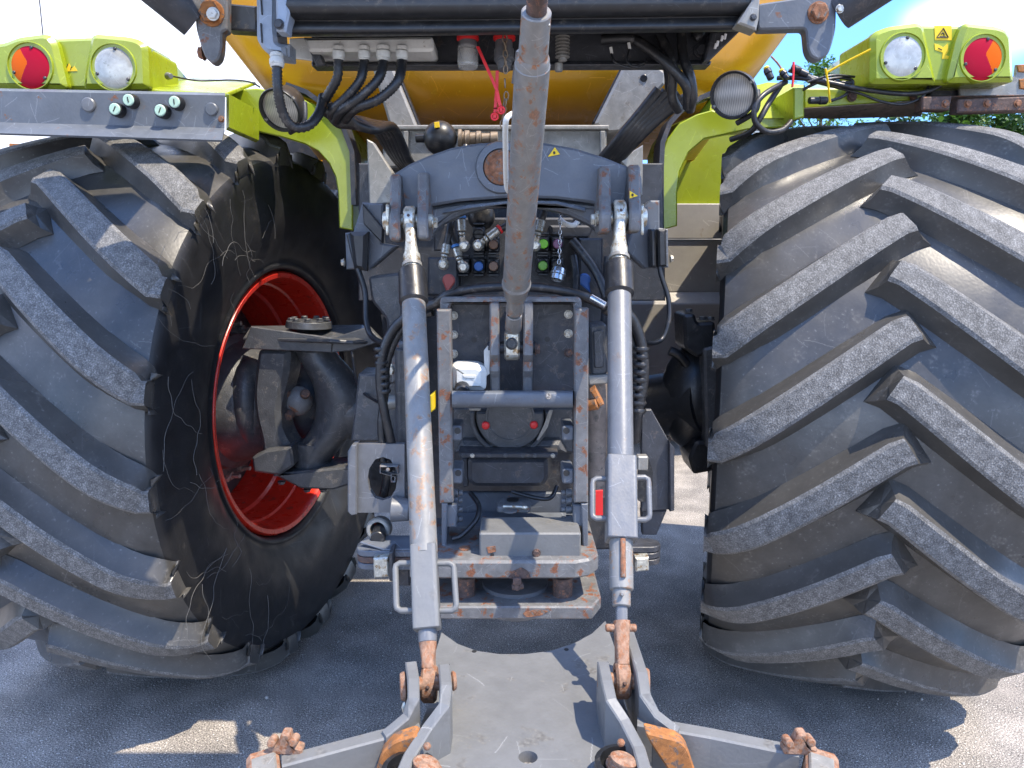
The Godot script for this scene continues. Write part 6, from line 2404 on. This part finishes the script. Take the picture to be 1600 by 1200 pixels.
# ---------------------------------------------------------------- hoses and cables
func hoses():
	var b: MB
	for q in [
		[[682, 474, 2.0, 700, 461, 1.98, 740, 451, 1.97, 790, 448, 1.97, 850, 450, 1.97, 905, 461, 1.98, 945, 478, 2.0], 0.0125, "wrapped_hose"],
		[[682, 474, 2.0, 645, 488, 2.02, 614, 515, 2.03, 597, 555, 2.03, 594, 600, 2.03, 602, 650, 2.03, 612, 700, 2.04, 606, 740, 2.06, 598, 780, 2.08], 0.0125, "hose"],
		[[676, 488, 2.03, 640, 502, 2.05, 618, 530, 2.05, 604, 570, 2.05, 602, 610, 2.05, 596, 660, 2.04, 598, 720, 2.04], 0.011, "hose"],
		[[945, 470, 2.0, 972, 482, 2.02, 992, 506, 2.03, 1004, 545, 2.03, 1006, 590, 2.03, 998, 640, 2.03, 992, 690, 2.05], 0.014, "hose"],
		[[945, 482, 2.02, 968, 500, 2.04, 986, 530, 2.05, 994, 570, 2.05, 990, 620, 2.05, 986, 690, 2.06], 0.014, "hose"],
		[[894, 376, 2.22, 915, 402, 2.20, 935, 432, 2.18, 950, 470, 2.15], 0.0135, "hose"],
		[[896, 400, 2.25, 900, 430, 2.23, 899, 460, 2.2], 0.012, "hose"],
		[[1038, 360, 2.30, 1031, 390, 2.26, 1032, 425, 2.25, 1044, 465, 2.24, 1045, 500, 2.22, 1034, 530, 2.2, 1014, 536, 2.16, 1002, 528, 2.12], 0.0075, "cable"],
		[[546, 366, 2.28, 556, 410, 2.26, 570, 455, 2.25, 572, 500, 2.23, 580, 525, 2.2, 598, 536, 2.14], 0.0085, "cable"],
		[[550, 550, 2.5, 556, 590, 2.4, 566, 612, 2.3, 590, 628, 2.2], 0.005, "cable"],
		[[735, 770, 2.05, 748, 790, 1.99, 744, 812, 1.95, 722, 836, 1.92, 706, 842, 1.91], 0.007, "cable"],
		[[870, 760, 2.05, 860, 778, 2.02, 838, 778, 2.02, 800, 768, 2.05], 0.006, "cable"],
		[[268, 119, 2.6, 310, 126, 2.7, 360, 125, 2.72, 390, 128, 2.66, 406, 136, 2.62], 0.0028, "wire"]]:
		b = MB.new()
		b.tube(P3(q[0]), q[1], 10)
		one(q[2], b, M.hose if q[2] != "cable" else M.black, tractor)
	b = MB.new()
	b.cyl(W(262, 119, 2.6), W(267, 119, 2.585), 0.012, 0.009, 12)
	one("wire_plug", b, M.steel, tractor)
	# wrapping rings on the side looms
	b = MB.new()
	for i in 9:
		var y := 545.0 + i * 12
		var x := 1004.0 if i < 5 else 1002.0
		b.lathe(W(x - 2 - i * 0.4, y, 2.035), Vector3(0.05, 1, 0), [Vector2(-0.007, 0.019), Vector2(0.0, 0.024), Vector2(0.007, 0.019)], 18, 9.0)
	one("loom_wrap", b, M.hose, tractor)
	b = MB.new()
	for i in 7:
		b.lathe(W(596.0 - (2 if i < 3 else 0) + i * 0.8, 545 + i * 11, 2.035), Vector3(-0.08, 1, 0), [Vector2(-0.006, 0.015), Vector2(0.0, 0.019), Vector2(0.006, 0.015)], 18, 9.0)
	one("loom_wrap", b, M.hose, tractor)
	b = MB.new()
	b.prism(PL([593, 728, 622, 728, 622, 742, 612, 742, 612, 752, 616, 752, 616, 746, 593, 740], 2.0), Vector3(0, 0, -0.03), 0.003)
	b.cyl(W(606, 734, 2.0), W(606, 734, 1.99), 0.006, 0.005, 10)
	one("hose_clamp", b, M.grey_worn, tractor)
	b = MB.new()
	b.cyl(W(922, 464, 1.98), W(946, 478, 1.97), 0.010, 0.010, 16)
	one("metal_sleeve", b, M.chrome, tractor)
	# cables lying on the right fender
	for q in [
		[[1228, 128, 2.56, 1196, 146, 2.50, 1180, 166, 2.48, 1180, 190, 2.48, 1198, 206, 2.49, 1222, 203, 2.51, 1236, 190, 2.54], 0.009],
		[[1222, 130, 2.57, 1202, 160, 2.54, 1188, 184, 2.52, 1172, 206, 2.54, 1142, 218, 2.6], 0.0095],
		[[1215, 122, 2.6, 1250, 122, 2.55, 1290, 128, 2.53, 1340, 138, 2.52, 1400, 146, 2.52, 1440, 145, 2.52, 1468, 134, 2.55], 0.0075],
		[[1240, 116, 2.6, 1280, 130, 2.55, 1340, 145, 2.53, 1375, 158, 2.52, 1410, 163, 2.52, 1440, 152, 2.52, 1452, 132, 2.55], 0.0042],
		[[1255, 140, 2.56, 1280, 128, 2.54, 1310, 122, 2.55, 1330, 125, 2.56, 1332, 135, 2.55, 1318, 150, 2.54, 1296, 158, 2.54], 0.005],
		[[1232, 110, 2.58, 1260, 118, 2.56, 1290, 126, 2.55, 1330, 130, 2.55], 0.006],
		[[1262, 128, 2.53, 1300, 118, 2.53, 1335, 120, 2.56], 0.004]]:
		b = MB.new()
		b.tube(P3(q[0]), q[1], 8)
		one("cable", b, M.hose, tractor)
	for q in [[1205, 124, 1198, 108, 0], [1230, 124, 1222, 112, 0], [1262, 118, 1240, 106, 0], [1250, 110, 1236, 106, 1], [1272, 128, 1250, 112, 0], [1264, 157, 1292, 157, 0]]:
		b = MB.new()
		var a := W(q[0], q[1], 2.54)
		var c := W(q[2], q[3], 2.55)
		b.cyl(a, a.lerp(c, 0.55), 0.011, 0.011, 10)
		b.cyl(a.lerp(c, 0.55), c, 0.013, 0.012, 8)
		one("cable_connector", b, M.black, tractor)
		if q[4] == 0 and q[0] < 1260:
			b = MB.new()
			b.cyl(c, c + (c - a).normalized() * 0.008, 0.009, 0.009, 10)
			one("connector_seal", b, M.tie_yellow, tractor)
	for q in [[1291, 114, 2.52, 1361, 77, 2.46, 0], [1290, 107, 2.50, 1297, 160, 2.52, 0], [1240, 97, 2.52, 1238, 136, 2.52, 1], [1205, 88, 2.6, 1224, 112, 2.58, 2]]:
		b = MB.new()
		var a := W(q[0], q[1], q[2])
		var c := W(q[3], q[4], q[5])
		b.tube([a, a.lerp(c, 0.5) + Vector3(0.001, 0.002, 0), c], 0.0035, 6)
		one("cable_tie", b, M.tie_yellow if q[6] == 0 else (M.red_strap if q[6] == 1 else M.rust_pale), tractor)
